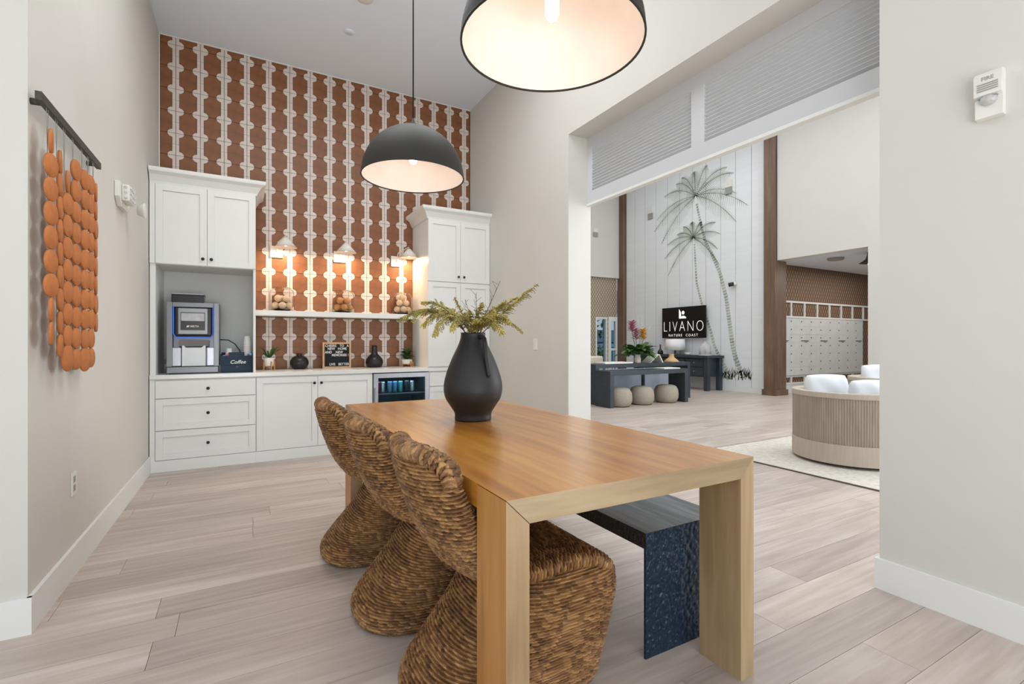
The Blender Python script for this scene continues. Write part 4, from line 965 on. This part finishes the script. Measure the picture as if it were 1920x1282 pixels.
struct('trim_4', m, WHITEP)
# mailboxes
t = thing('mailbox_bank', 'white wall of small mailboxes in the nook behind the brown column', 'mailboxes', (13, yn, .42))
mz0, mz1, m0, m1 = .42, 1.79, 11.05, 14.78
MB().box(m0, m1, yn-.05, yn-.001, mz0, mz1).build('cabinet_body', MAILW, t)
ncx, ncz = 9, 7; dw = (m1-m0)/ncx; dh = (mz1-mz0)/ncz
dmesh = None
for i in range(ncx):
    for j in range(ncz):
        x, z = m0+i*dw, mz0+j*dh
        d = MB().box(x+.003, x+dw-.003, yn-.054, yn-.05, z+.003, z+dh-.003).build('door', MAILW, t)
        MB().box(x+.045, x+.075, yn-.058, yn-.054, z+dh*.55, z+dh*.55+.028).build('lock', MAILD, d)
        if j == 4 and i % 2 == 0:
            MB().box(x+.05, x+.36, yn-.058, yn-.054, z+.035, z+.055).build('name_plate', MAILD, d); MB().box(x+.19, x+.30, yn-.058, yn-.054, z+.008, z+.022).build('number_plate', MAILD, d)
# nook ceiling fittings
m = MB().lathe([(0, NZ-.05), (.14, NZ-.05), (.16, NZ-.03), (.16, NZ-.001)], 24, (11.45, 5.95, 0)); o = m.build('ceiling_speaker', PLASTD); origin(o, (11.45, 5.95, NZ)); tag(o, 'round grey fitting on the nook ceiling', 'ceiling fitting')
t = thing('flush_light', 'dark flared ceiling light with a bright bulb in the mail nook', 'ceiling lamp', (11.35, 5.22, NZ))
m = MB(); m.lathe([(.06, NZ-.001), (.06, NZ-.05), (.09, NZ-.14), (.20, NZ-.22), (.19, NZ-.22), (.05, NZ-.13)], 28, (11.35, 5.22, 0)); m.build('flared_shade', BRONZE, t)
MB().ball((11.35, 5.22, NZ-.24), .05, 14).build('bulb', BULB, t)
# end wall: window, door
t = MB(); t.box(9.70, 9.74, YE-.02, YE+.1, .1, 2.0); t.box(10.11, 10.15, YE-.02, YE+.1, .1, 2.0); t.box(9.74, 10.11, YE-.02, YE+.1, 1.95, 2.0); t.box(9.74, 10.11, YE-.02, YE+.1, .1, .16)
wn_ = struct('window_1', t, WHITEP); MB().box(9.74, 10.11, YE+.03, YE+.036, .16, 1.95).build('pane', FGLASS, wn_)
t = MB(); t.box(10.20, 10.30, YE-.03, YE+.08, 0, 2.02); t.box(10.50, 10.56, YE-.03, YE+.08, 0, 2.02); t.box(10.30, 10.50, YE-.03, YE+.08, 1.88, 2.02); t.box(10.30, 10.50, YE-.03, YE+.08, 0, .2); t.box(10.30, 10.50, YE-.03, YE+.08, .95, 1.02)
dn_ = struct('door_1', t, WHITEP)
for z0, z1 in ((.2, .95), (1.02, 1.88)): MB().box(10.30, 10.50, YE+.02, YE+.026, z0, z1).build('pane', FGLASS, dn_)
# beyond the window
t = thing('far_building', 'pale building with a shaded balcony seen through the lobby window', 'building', (12, 22, 0))
MB().box(8, 22, 22, 23, 0, 8).build('wall', OUTW, t); MB().box(13, 20, 21.6, 21.99, 1.9, 2.6).build('balcony', OUTW, t); MB().box(13, 20, 21.9, 21.995, 0, 1.85).build('opening', OUTD, t); MB().box(13, 20, 21.9, 21.995, 2.9, 4.2).build('opening', OUTD, t)
t = thing('railing', 'black metal railing outside the lobby window', 'railing', (12.5, 16.5, 0))
m = MB(); m.box(10.5, 15.5, 16.48, 16.52, 1.15, 1.22); m.box(10.5, 15.5, 16.48, 16.52, .95, 1.0); m.build('rail', RAIL, t)
for i in range(40): MB().box(10.5+i*.125, 10.53+i*.125, 16.485, 16.515, 0, .95).build('baluster', RAIL, t)
def bush(x, y, z0, z1, r, label, nm, n=90):
    t = thing(nm, label, 'plant', (x, y, 0))
    MB().tube([(x, y, 0), (x, y, z1-.3)], .03, 8).build('stem', STEM, t)
    m = MB()
    for i in range(n):
        a = random.uniform(0, 2*PI); rr = random.uniform(0, r); z = random.uniform(z0, z1); p = Vector((x+rr*math.cos(a), y+rr*math.sin(a), z))
        leafblade(m, p, p+Vector((random.uniform(-.25, .25), random.uniform(-.25, .25), random.uniform(-.2, .2))), .05, .05, n=3)
    m.build('foliage', LEAF, t)
bush(11.6, 14.6, 1.4, 2.7, .45, 'leafy tree top outside the lobby window above the railing', 'garden_tree'); bush(12.4, 15.2, .1, 1.1, .35, 'low green shrub outside the lobby window in front of the railing', 'garden_shrub')
struct('terrain_outside', MB().box(-10, 40, YE+.3, 40, -.3, -.05), OUTW)
def small_box(nm, y0, y1, z0, z1, label, mid):
    t = thing(nm, label, 'wall speaker', (XW-.03, (y0+y1)/2, z0))
    MB().box(XW-.064, XW-.0345, y0, y1, mid, z1).build('upper_panel', PLAST, t); MB().box(XW-.064, XW-.0345, y0, y1, z0, mid-.004).build('lower_panel', PLASTD, t)
small_box('strobe_box', 10.63, 10.81, 4.875, 5.23, 'two-part white box high on the boards left of the palm', 5.05); small_box('strobe_box', 7.96, 8.14, 4.92, 5.265, 'two-part white box high on the boards right of the palm crown', 5.09)
t = thing('strobe_box', 'two-part white box on the plain upper wall beside the opening jamb', 'wall speaker', (9.6, YE-.1, 4.5)); MB().box(9.52, 9.69, YE-.13, YE-.101, 4.62, 4.75).build('upper_panel', PLAST, t); MB().box(9.52, 9.69, YE-.13, YE-.101, 4.48, 4.615).build('lower_panel', PLASTD, t)
t = thing('security_camera', 'small white security camera on the boards beside the palm trunk', 'camera', (XW-.03, 7.88, 2.66))
MB().lathe([(.05, 0), (.055, .03), (.05, .045)], 16, (0, 0, 0)).v
m = MB(); m.tube([(XW-.031, 7.86, 2.66), (XW-.10, 7.88, 2.66)], .045, 14); m.build('mount', PLAST, t)
m = MB(); m.tube([(XW-.09, 7.88, 2.65), (XW-.16, 7.97, 2.63)], .05, 14); m.build('lens_barrel', MBLACK, t)

# palm mural painted on the boards
a_ = R(YAW)
def onw(u, v, X=XW-.0345):
    r_ = (u-960)/FPX; dx = math.sin(a_)+r_*math.cos(a_); dy = math.cos(a_)-r_*math.sin(a_); t_ = X/dx
    return (dy*t_, EYE+(641-v)/FPX*t_)
mu = thing('palm_mural', 'grey green painting of two palm trees on the white boards', 'mural', (XW-.03, 8.6, 0))
def paint(polys, name):
    m = MB()
    for P in polys: m.prism(P, 'x', XW-.0335, XW-.0308)
    return m.build(name, MURAL, mu)
def ribbon(pts, w0, w1):
    out = []
    for i in range(len(pts)-1):
        p, q_ = Vector(pts[i]), Vector(pts[i+1]); d = (q_-p).normalized(); n = Vector((-d.y, d.x)); n_seg = max(1, int((q_-p).length/.07)); 
        for k in range(n_seg):
            f0, f1 = k/n_seg, (k+.72)/n_seg; ww = (w0+(w1-w0)*(i+f0)/(len(pts)-1))/2
            A, B = p+(q_-p)*f0, p+(q_-p)*f1
            out.append([tuple(A-n*ww), tuple(B-n*ww*.8), tuple(B+n*ww*.8), tuple(A+n*ww)])
    return out
tr1 = [onw(*p) for p in ((1306, 382), (1314, 420), (1322, 452), (1335, 477), (1350, 512), (1362, 560), (1370, 622), (1373, 645), (1379, 671), (1390, 700))]
tr2 = [onw(*p) for p in ((1302, 457), (1304, 497), (1306, 530), (1315, 567), (1326, 600), (1333, 622), (1338, 645), (1347, 665), (1356, 682), (1366, 700))]
paint(ribbon(tr1, .07, .15), 'painted_trunk'); paint(ribbon(tr2, .05, .11), 'painted_trunk')
def crown_paint(c, ln, n, a0, a1):
    cy, cz = onw(*c)
    for i in range(n):
        a = R(a0+(a1-a0)*i/(n-1)+random.uniform(-5, 5)); L_ = ln*random.uniform(.8, 1.1); polys = []
        for k in range(26):
            f = (k+.4)/26; y = cy+L_*f*math.cos(a); z = cz+L_*f*math.sin(a)-L_*.45*f*f
            f2 = (k+1.4)/26; y2 = cy+L_*f2*math.cos(a); z2 = cz+L_*f2*math.sin(a)-L_*.45*f2*f2
            d = Vector((y2-y, z2-z)).normalized(); n_ = Vector((-d.y, d.x)); p = Vector((y, z))
            polys.append([tuple(p-n_*.008), tuple(Vector((y2, z2))-n_*.006), tuple(Vector((y2, z2))+n_*.006), tuple(p+n_*.008)])
            ll = .17*ln*math.sin(PI*min(1, f*.8+.18))
            for s_ in (-1, 1):
                tip = p+(n_*s_*.75+d*.65).normalized()*ll-Vector((0, ll*.45))
                polys.append([tuple(p-d*.008), tuple(p+d*.008), tuple(tip)])
        paint(polys, 'painted_frond')
crown_paint((1304, 368), 1.45, 13, -20, 200); crown_paint((1300, 446), .95, 11, -25, 205)
polys = []
for i in range(110):
    u = random.uniform(1352, 1407); y, z = onw(u, random.uniform(698, 713)); tip = (y+random.uniform(-.1, .1), z+random.uniform(.08, .22)); polys.append([(y-.018, z), (y+.018, z), tip])
paint(polys, 'painted_grass')

# television with the sign
t = thing('television', 'wall mounted black screen reading LIVANO Nature Coast on the boards', 'television', (10.55, 9.40, 1.33))
ty0_, ty1_, tz0, tz1 = 8.66, 10.155, 1.33, 2.18
MB().box(10.55, 10.59, ty0_, ty1_, tz0, tz1).build('screen_body', TVB, t, bevel=.004)
MB().box(10.59, XW-.031, 9.1, 9.7, 1.6, 1.9).build('mount', MBLACK, t)
yc_ = (ty0_+ty1_)/2; dz = tz1-tz0
text('LIVANO', .42, (10.549, yc_, tz0+dz*.36), FACE_W, TVE, t, 'screen_lettering', spacing=1.28, sx=.78, bold=-.012)
text('NATURE  COAST', .10, (10.549, yc_, tz0+dz*.085), FACE_W, TVE, t, 'screen_lettering', spacing=1.5, sx=.95, bold=-.001)
def L2(a, b): return (yc_+.13-a, tz0+dz*.63+b)
m = MB(); P = [(0, 0), (.25, 0), (.235, .035), (.20, .06), (.14, .072), (.09, .06), (.06, .045), (.075, .10), (.065, .16), (.04, .21), (0, .26)]
m.prism([L2(*p) for p in P], 'x', 10.548, 10.5495); m.prism([L2(.142+.046*math.cos(k*PI/10), .155+.05*math.sin(k*PI/10)) for k in range(20)], 'x', 10.548, 10.5495); m.build('screen_emblem', TVE, t)

# consoles
def console(x0, x1, y0, y1, h, nm, label, th=.085):
    t = thing(nm, label, 'console table', ((x0+x1)/2, (y0+y1)/2, 0))
    MB().box(x0, x1, y0, y1, h-th, h).build('top', DARKBL, t, bevel=.003)
    for a in (x0, x1-.09): o = MB().box(a, a+.09, y0, y1, 0, h-th).build('side_panel', [DARKBL, DARKIN], t)
    return t
console(5.92, 7.96, 6.96, 7.40, .68, 'console_table', 'low dark waterfall console in front, three poufs underneath')
console(5.98, 8.60, 7.46, 7.92, .785, 'console_table', 'taller dark console behind, carrying the flower arrangement', .075)
for i, (x, y) in enumerate(((6.275, 7.12), (6.88, 7.16), (7.56, 7.17))):
    t = thing('pouf', ['taupe woven pouf under the console, nearest the opening jamb', 'taupe woven pouf under the console, middle of three', 'taupe woven pouf under the console, furthest to the right'][i], 'pouf', (x, y, 0), 'woven poufs under the console')
    m = MB(); n = 48; pf = [(.0, .0), (.15, 0), (.20, .02), (.235, .09), (.24, .17), (.23, .26), (.19, .33), (.12, .355), (0, .36)]
    m.lathe(pf, n, (x, y, 0)); 
    m.v = [(x+(p[0]-x)*(1+.012*math.cos(24*math.atan2(p[1]-y, p[0]-x))), y+(p[1]-y)*(1+.012*math.cos(24*math.atan2(p[1]-y, p[0]-x))), p[2]) for p in m.v]
    m.build('woven_cover', POUF, t); m = MB().lathe([(.16, 0), (.19, -.0), (.196, .014), (.16, .014)], 32, (x, y, .0)); m.build('base_ring', STEM, t)
# sofa seen under the consoles
t = thing('sofa', 'blue grey sofa with two back cushions behind the consoles', 'sofa', (7.9, 8.6, 0))
MB().box(6.95, 9.0, 8.35, 9.15, .06, .42).build('seat_base', SOFA, t, bevel=.03); 
for a, b in ((7.0, 7.94), (7.98, 8.95)): MB().box(a, b, 8.25, 8.42, .10, .62).build('back_cushion', SOFA, t, bevel=.04, seg=3)
for x in (7.0, 7.93, 8.9): MB().box(x, x+.05, 8.2, 8.25, 0, .62).build('leg', DARKIN, t)
t = thing('armchair', 'beige upholstered armchair half hidden behind the opening jamb', 'armchair', (6.3, 8.6, 0))
MB().box(5.95, 6.88, 8.25, 9.1, .12, .48).build('seat', BEIGE, t, bevel=.05, seg=3); MB().box(5.95, 6.80, 8.2, 8.38, .40, .92).build('backrest', BEIGE, t, bevel=.07, seg=3)
for x in (6.0, 6.8): MB().box(x, x+.05, 8.3, 8.35, 0, .12).build('leg', STEM, t)
# flowers
fx, fy, fz = 7.25, 7.66, .785
t = thing('flower_vase', 'pale ceramic vase holding the flowers on the taller console', 'vase', (fx, fy, fz)); m = MB(); m.lathe([(0, 0), (.06, 0), (.065, .02), (.07, .09), (.055, .13), (.066, .17), (.058, .17), (.046, .13), (0, .1)], 28, (fx, fy, fz)); m.build('body', POTW, t); m = MB(); m.lathe([(.066, .165), (.074, .175), (.062, .178)], 28, (fx, fy, fz)); m.build('lip', POTW, t)
t = thing('flower_arrangement', 'mixed bouquet with mauve and yellow blooms and broad green leaves', 'flowers', (fx, fy, fz+.15))
for k in range(60):
    a = k*2.4; e = random.uniform(-.3, .75); ln = random.uniform(.28, .52); m = MB(); st = Vector((fx+.04*math.cos(a), fy+.04*math.sin(a), fz+.17+.05*random.random()))
    leafblade(m, st, st+Vector((ln*math.cos(a)*math.cos(e), ln*math.sin(a)*math.cos(e), ln*math.sin(e)*.8+.05)), .072, .08); m.build('leaf', LEAF if k % 3 else LEAFD, t)
for (dx, dy, dz_, mm, n) in ((-.20, -.05, .74, PINK, 30), (-.12, -.08, .58, PINK, 22), (.02, -.14, .58, YEL, 30)):
    m = MB(); c = Vector((fx+dx, fy+dy, fz+dz_))
    for i in range(n): leafblade(m, c+Vector((0, 0, -.10+.2*i/n)), c+Vector((.11*math.cos(i*2.4), .11*math.sin(i*2.4), -.06+.22*i/n)), .032, .0, n=3)
    m.build('blossom', mm, t); MB().tube([(fx, fy, fz+.1), (c.x, c.y, c.z-.1)], .006, 6).build('stem', LEAFD, t)
for k in range(9):
    a = random.uniform(0, 2*PI); m = MB(); p = Vector((fx+.05, fy, fz+.2)); q_ = p+Vector((random.uniform(-.12, .35), random.uniform(-.1, .1), random.uniform(.45, .85))); m.tube([p, (p+q_)/2+Vector((.03, 0, 0)), q_], [.004, .003, .0015], 5)
    for j in range(8): s_ = p+(q_-p)*(.4+.07*j); m.tube([s_, s_+Vector((random.uniform(-.09, .09), 0, random.uniform(.02, .1)))], [.002, .001], 4)
    m.build('twig', TWIG, t)
o = MB().prism([(0, 0), (.42, 0), (.42, .012), (0, .012)], 'y', -.14, .14).build('open_book', PAGE)
bpy.data.objects.remove(o, do_unlink=True)
t = thing('open_book', 'open pale book standing tented beside the flowers on the console', 'book', (7.62, 7.62, .785)); 
m = MB(); m.prism([(7.44, .785), (7.46, .785), (7.72, .965), (7.70, .965)], 'y', 7.5, 7.76); m.build('cover', PAGE, t); m = MB(); m.prism([(7.72, .965), (7.70, .965), (7.80, .785), (7.83, .785)], 'y', 7.5, 7.76); m.build('cover', PAGE, t)
m = MB().lathe([(0, 0), (.16, 0), (.17, .01), (.11, .06), (.06, .10), (.05, .15), (.058, .175), (.045, .175), (.04, .12), (0, .09)], 28, (8.24, 7.66, .785)); o = m.build('flared_vase', TANC); origin(o, (8.24, 7.66, .785)); tag(o, 'tan flared ceramic vase on the right end of the taller console', 'vase')
o = MB().box(6.25, 6.98, 7.50, 7.86, .785, .815).build('tray', POTW, bevel=.006); origin(o, (6.6, 7.68, .785)); tag(o, 'long white tray on the left end of the taller console', 'tray')
o = MB().box(7.35, 7.80, 7.02, 7.32, .68, .70).build('magazine', PAGE, bevel=.002); origin(o, (7.6, 7.17, .68)); tag(o, 'white magazine lying on the lower console', 'magazine')
# sideboard
t = thing('sideboard', 'dark blue grey sideboard with drawers below the screen', 'sideboard', (10.36, 9.4, 0))
MB().box(10.03, 10.66, 8.18, 10.85, .82, .88).build('top', DARKBL, t, bevel=.004); MB().box(10.12, 10.62, 8.32, 10.72, .34, .82).build('body', DARKBL, t)
for y in (8.22, 10.70):
    for x in (10.08, 10.53): MB().box(x, x+.11, y, y+.11, 0, .82).build('leg', DARKBL, t)
for i in range(4):
    for j in range(2):
        y = 8.37+i*.585; z = .37+j*.225
        d = MB().box(10.10, 10.119, y, y+.55, z, z+.20).build('drawer', DARKBL, t, bevel=.006, seg=1); MB().ball((10.095, y+.275, z+.1), .02, 10).build('knob', STEELD, d)
t = thing('table_lamp', 'white drum shade lamp on the sideboard below the screen', 'lamp', (10.4, 9.5, .88))
m = MB(); m.lathe([(.24, .12), (.27, .12), (.25, .42), (.22, .42)], 28, (10.36, 9.5, .88)); m.build('shade', LAMPSH, t); m = MB(); m.lathe([(.11, 0), (.11, .02), (.03, .03), (.02, .14)], 20, (10.36, 9.5, .88)); m.build('base', MGREY, t)
m = MB().lathe([(0, 0), (.07, 0), (.08, .04), (.07, .09), (.03, .13), (.02, .17), (.02, .27), (0, .27)], 20, (10.3, 9.98, .88)); o = m.build('bottle_vase', MBLACK); origin(o, (10.3, 9.98, .88)); tag(o, 'small dark bottle on the sideboard left of the drum lamp', 'bottle')
t = thing('glass_cloche', 'glass bell cloche with pale stems on the right end of the sideboard', 'cloche', (10.36, 8.52, .88)); m = MB(); m.lathe([(.145, .015), (.145, .22), (.10, .30), (.03, .335), (.02, .36), (.0, .37)], 28, (10.36, 8.52, .88)); m.build('glass_bell', CLEAR, t); m = MB(); m.lathe([(.16, 0), (.16, .014)], 28, (10.36, 8.52, .88)); m.build('base', POTW, t)
m = MB(); 
for k in range(5): m.tube([(10.36, 8.52, .895), (10.36+random.uniform(-.06, .06), 8.52+random.uniform(-.06, .06), 1.14)], .004, 5)
m.build('dried_stem', TWIG, t)
for i, (y, nm) in enumerate(((9.02, 'white stacked bowl between lamp and cloche'),)):
    m = MB().lathe([(0, 0), (.05, 0), (.09, .06), (.085, .06), (0, .02)], 20, (10.3, y, .88)); o = m.build('bowl', POTW); origin(o, (10.3, y, .88)); tag(o, 'small white bowl on the sideboard between lamp and cloche', 'bowl')

# rug, swivel chair
t = thing('rug', 'large cream woven rug with a dark edge under the round swivel chair', 'rug', (6.6, 2.2, 0))
MB().box(4.56, 9.0, .2, 3.74, .001, .012).build('pile', RUG, t); MB().box(4.545, 4.56, .2, 3.74, .001, .010).build('edge_binding', RUGE, t)
m = MB()
for i in range(150): x = 4.57+i*.0295; m.tube([(x, 3.74, .006), (x+random.uniform(-.01, .01), 3.80, .004)], .004, 4)
m.build('fringe', RUG, t, kind='stuff')
def barrel(cx, cy, z0, rz, label, grp, r=.53):
    t = thing('swivel_chair', label, 'armchair', (cx, cy, z0), grp)
    def arc(r0, r1, za, zb, n=72, span=290, mi=0, rib=0):
        m = MB(); A = [R(rz-span/2+span*i/n) for i in range(n+1)]; rr = [r1+(rib*abs(math.sin(i*PI/2)) if rib else 0) for i in range(n+1)]
        vs = []
        for a, ro in zip(A, rr):
            for q_, z in ((r0, za), (ro, za), (ro, zb), (r0, zb)): vs.append((cx+q_*math.cos(a), cy+q_*math.sin(a), z0+z))
        fs = [(i*4+k, i*4+(k+1) % 4, (i+1)*4+(k+1) % 4, (i+1)*4+k) for i in range(n) for k in range(4)]+[(3, 2, 1, 0), (n*4, n*4+1, n*4+2, n*4+3)]
        m.add(vs, fs); return m
    arc(r-.07, r, .03, .22).build('lower_band', BANDW, t); arc(r-.075, r+.002, .66, .715).build('top_rail', BANDW, t, bevel=.012)
    arc(r-.045, r-.012, .22, .66, 240, 288, rib=.008).build('corded_back', CORDW, t)
    m = MB(); m.lathe([(r-.09, .02), (r-.07, .03), (r-.06, .04), (0, .04)], 40, (cx, cy, z0)); m.build('swivel_base', MBLACK, t)
    m = MB(); m.lathe([(0, .22), (r-.08, .22), (r-.06, .26), (r-.06, .40), (r-.10, .45), (0, .46)], 40, (cx, cy, z0)); m.build('seat_cushion', CUSH, t)
    return t
barrel(5.52, 2.72, .012, 205, 'round taupe swivel chair with corded back on the rug, nearest the opening', 'round lobby chairs')
barrel(8.05, 3.42, .012, 200, 'round pale swivel chair further into the lobby, mostly behind the right wall', 'round lobby chairs')
def pillow(c, sx, sy, sz, rz, label, tilt=0):
    n = 20; m = MB(); vs = []; fs = []
    for side in (1, -1):
        b = len(vs)
        for i in range(n+1):
            for j in range(n+1):
                u, v = -1+2*i/n, -1+2*j/n; e = max(0, (1-u**4)*(1-v**4))**.5; pin = 1-.07*(1-abs(u))*0
                x_ = u*sx*(1-.08*v*v); z_ = v*sz*(1-.08*u*u); y_ = side*sy*e*(1+.08*math.sin(6*u+3*v))
                vs.append((x_, y_, z_))
        for i in range(n):
            for j in range(n): a = b+i*(n+1)+j; fs.append((a, a+1, a+n+2, a+n+1))
    m.add(vs, fs, 0, True); o = m.build('cushion', CUSH); o.location = c; o.rotation_euler = (R(tilt), 0, R(rz)); tag(o, label, 'cushion'); return o
pillow((5.50, 2.95, .685), .235, .085, .19, -28, 'plump white cushion in the round swivel chair nearest the opening', -8)
pillow((5.62, 2.58, .665), .22, .085, .17, -28, 'low white back cushion in the round swivel chair beside the right wall', -8)
pillow((8.0, 3.55, .70), .25, .09, .20, -40, 'pale cushion in the further swivel chair', -12)
t = thing('side_table', 'small dark side table behind the further swivel chair', 'table', (9.3, 3.85, 0)); MB().box(9.1, 9.5, 3.7, 4.05, .80, .84).build('top', MBLACK, t); MB().tube([(9.3, 3.87, 0), (9.3, 3.87, .8)], .03, 10).build('leg', MBLACK, t); MB().lathe([(0, 0), (.15, 0), (.15, .02), (0, .02)], 20, (9.3, 3.87, 0)).build('foot', MBLACK, t)
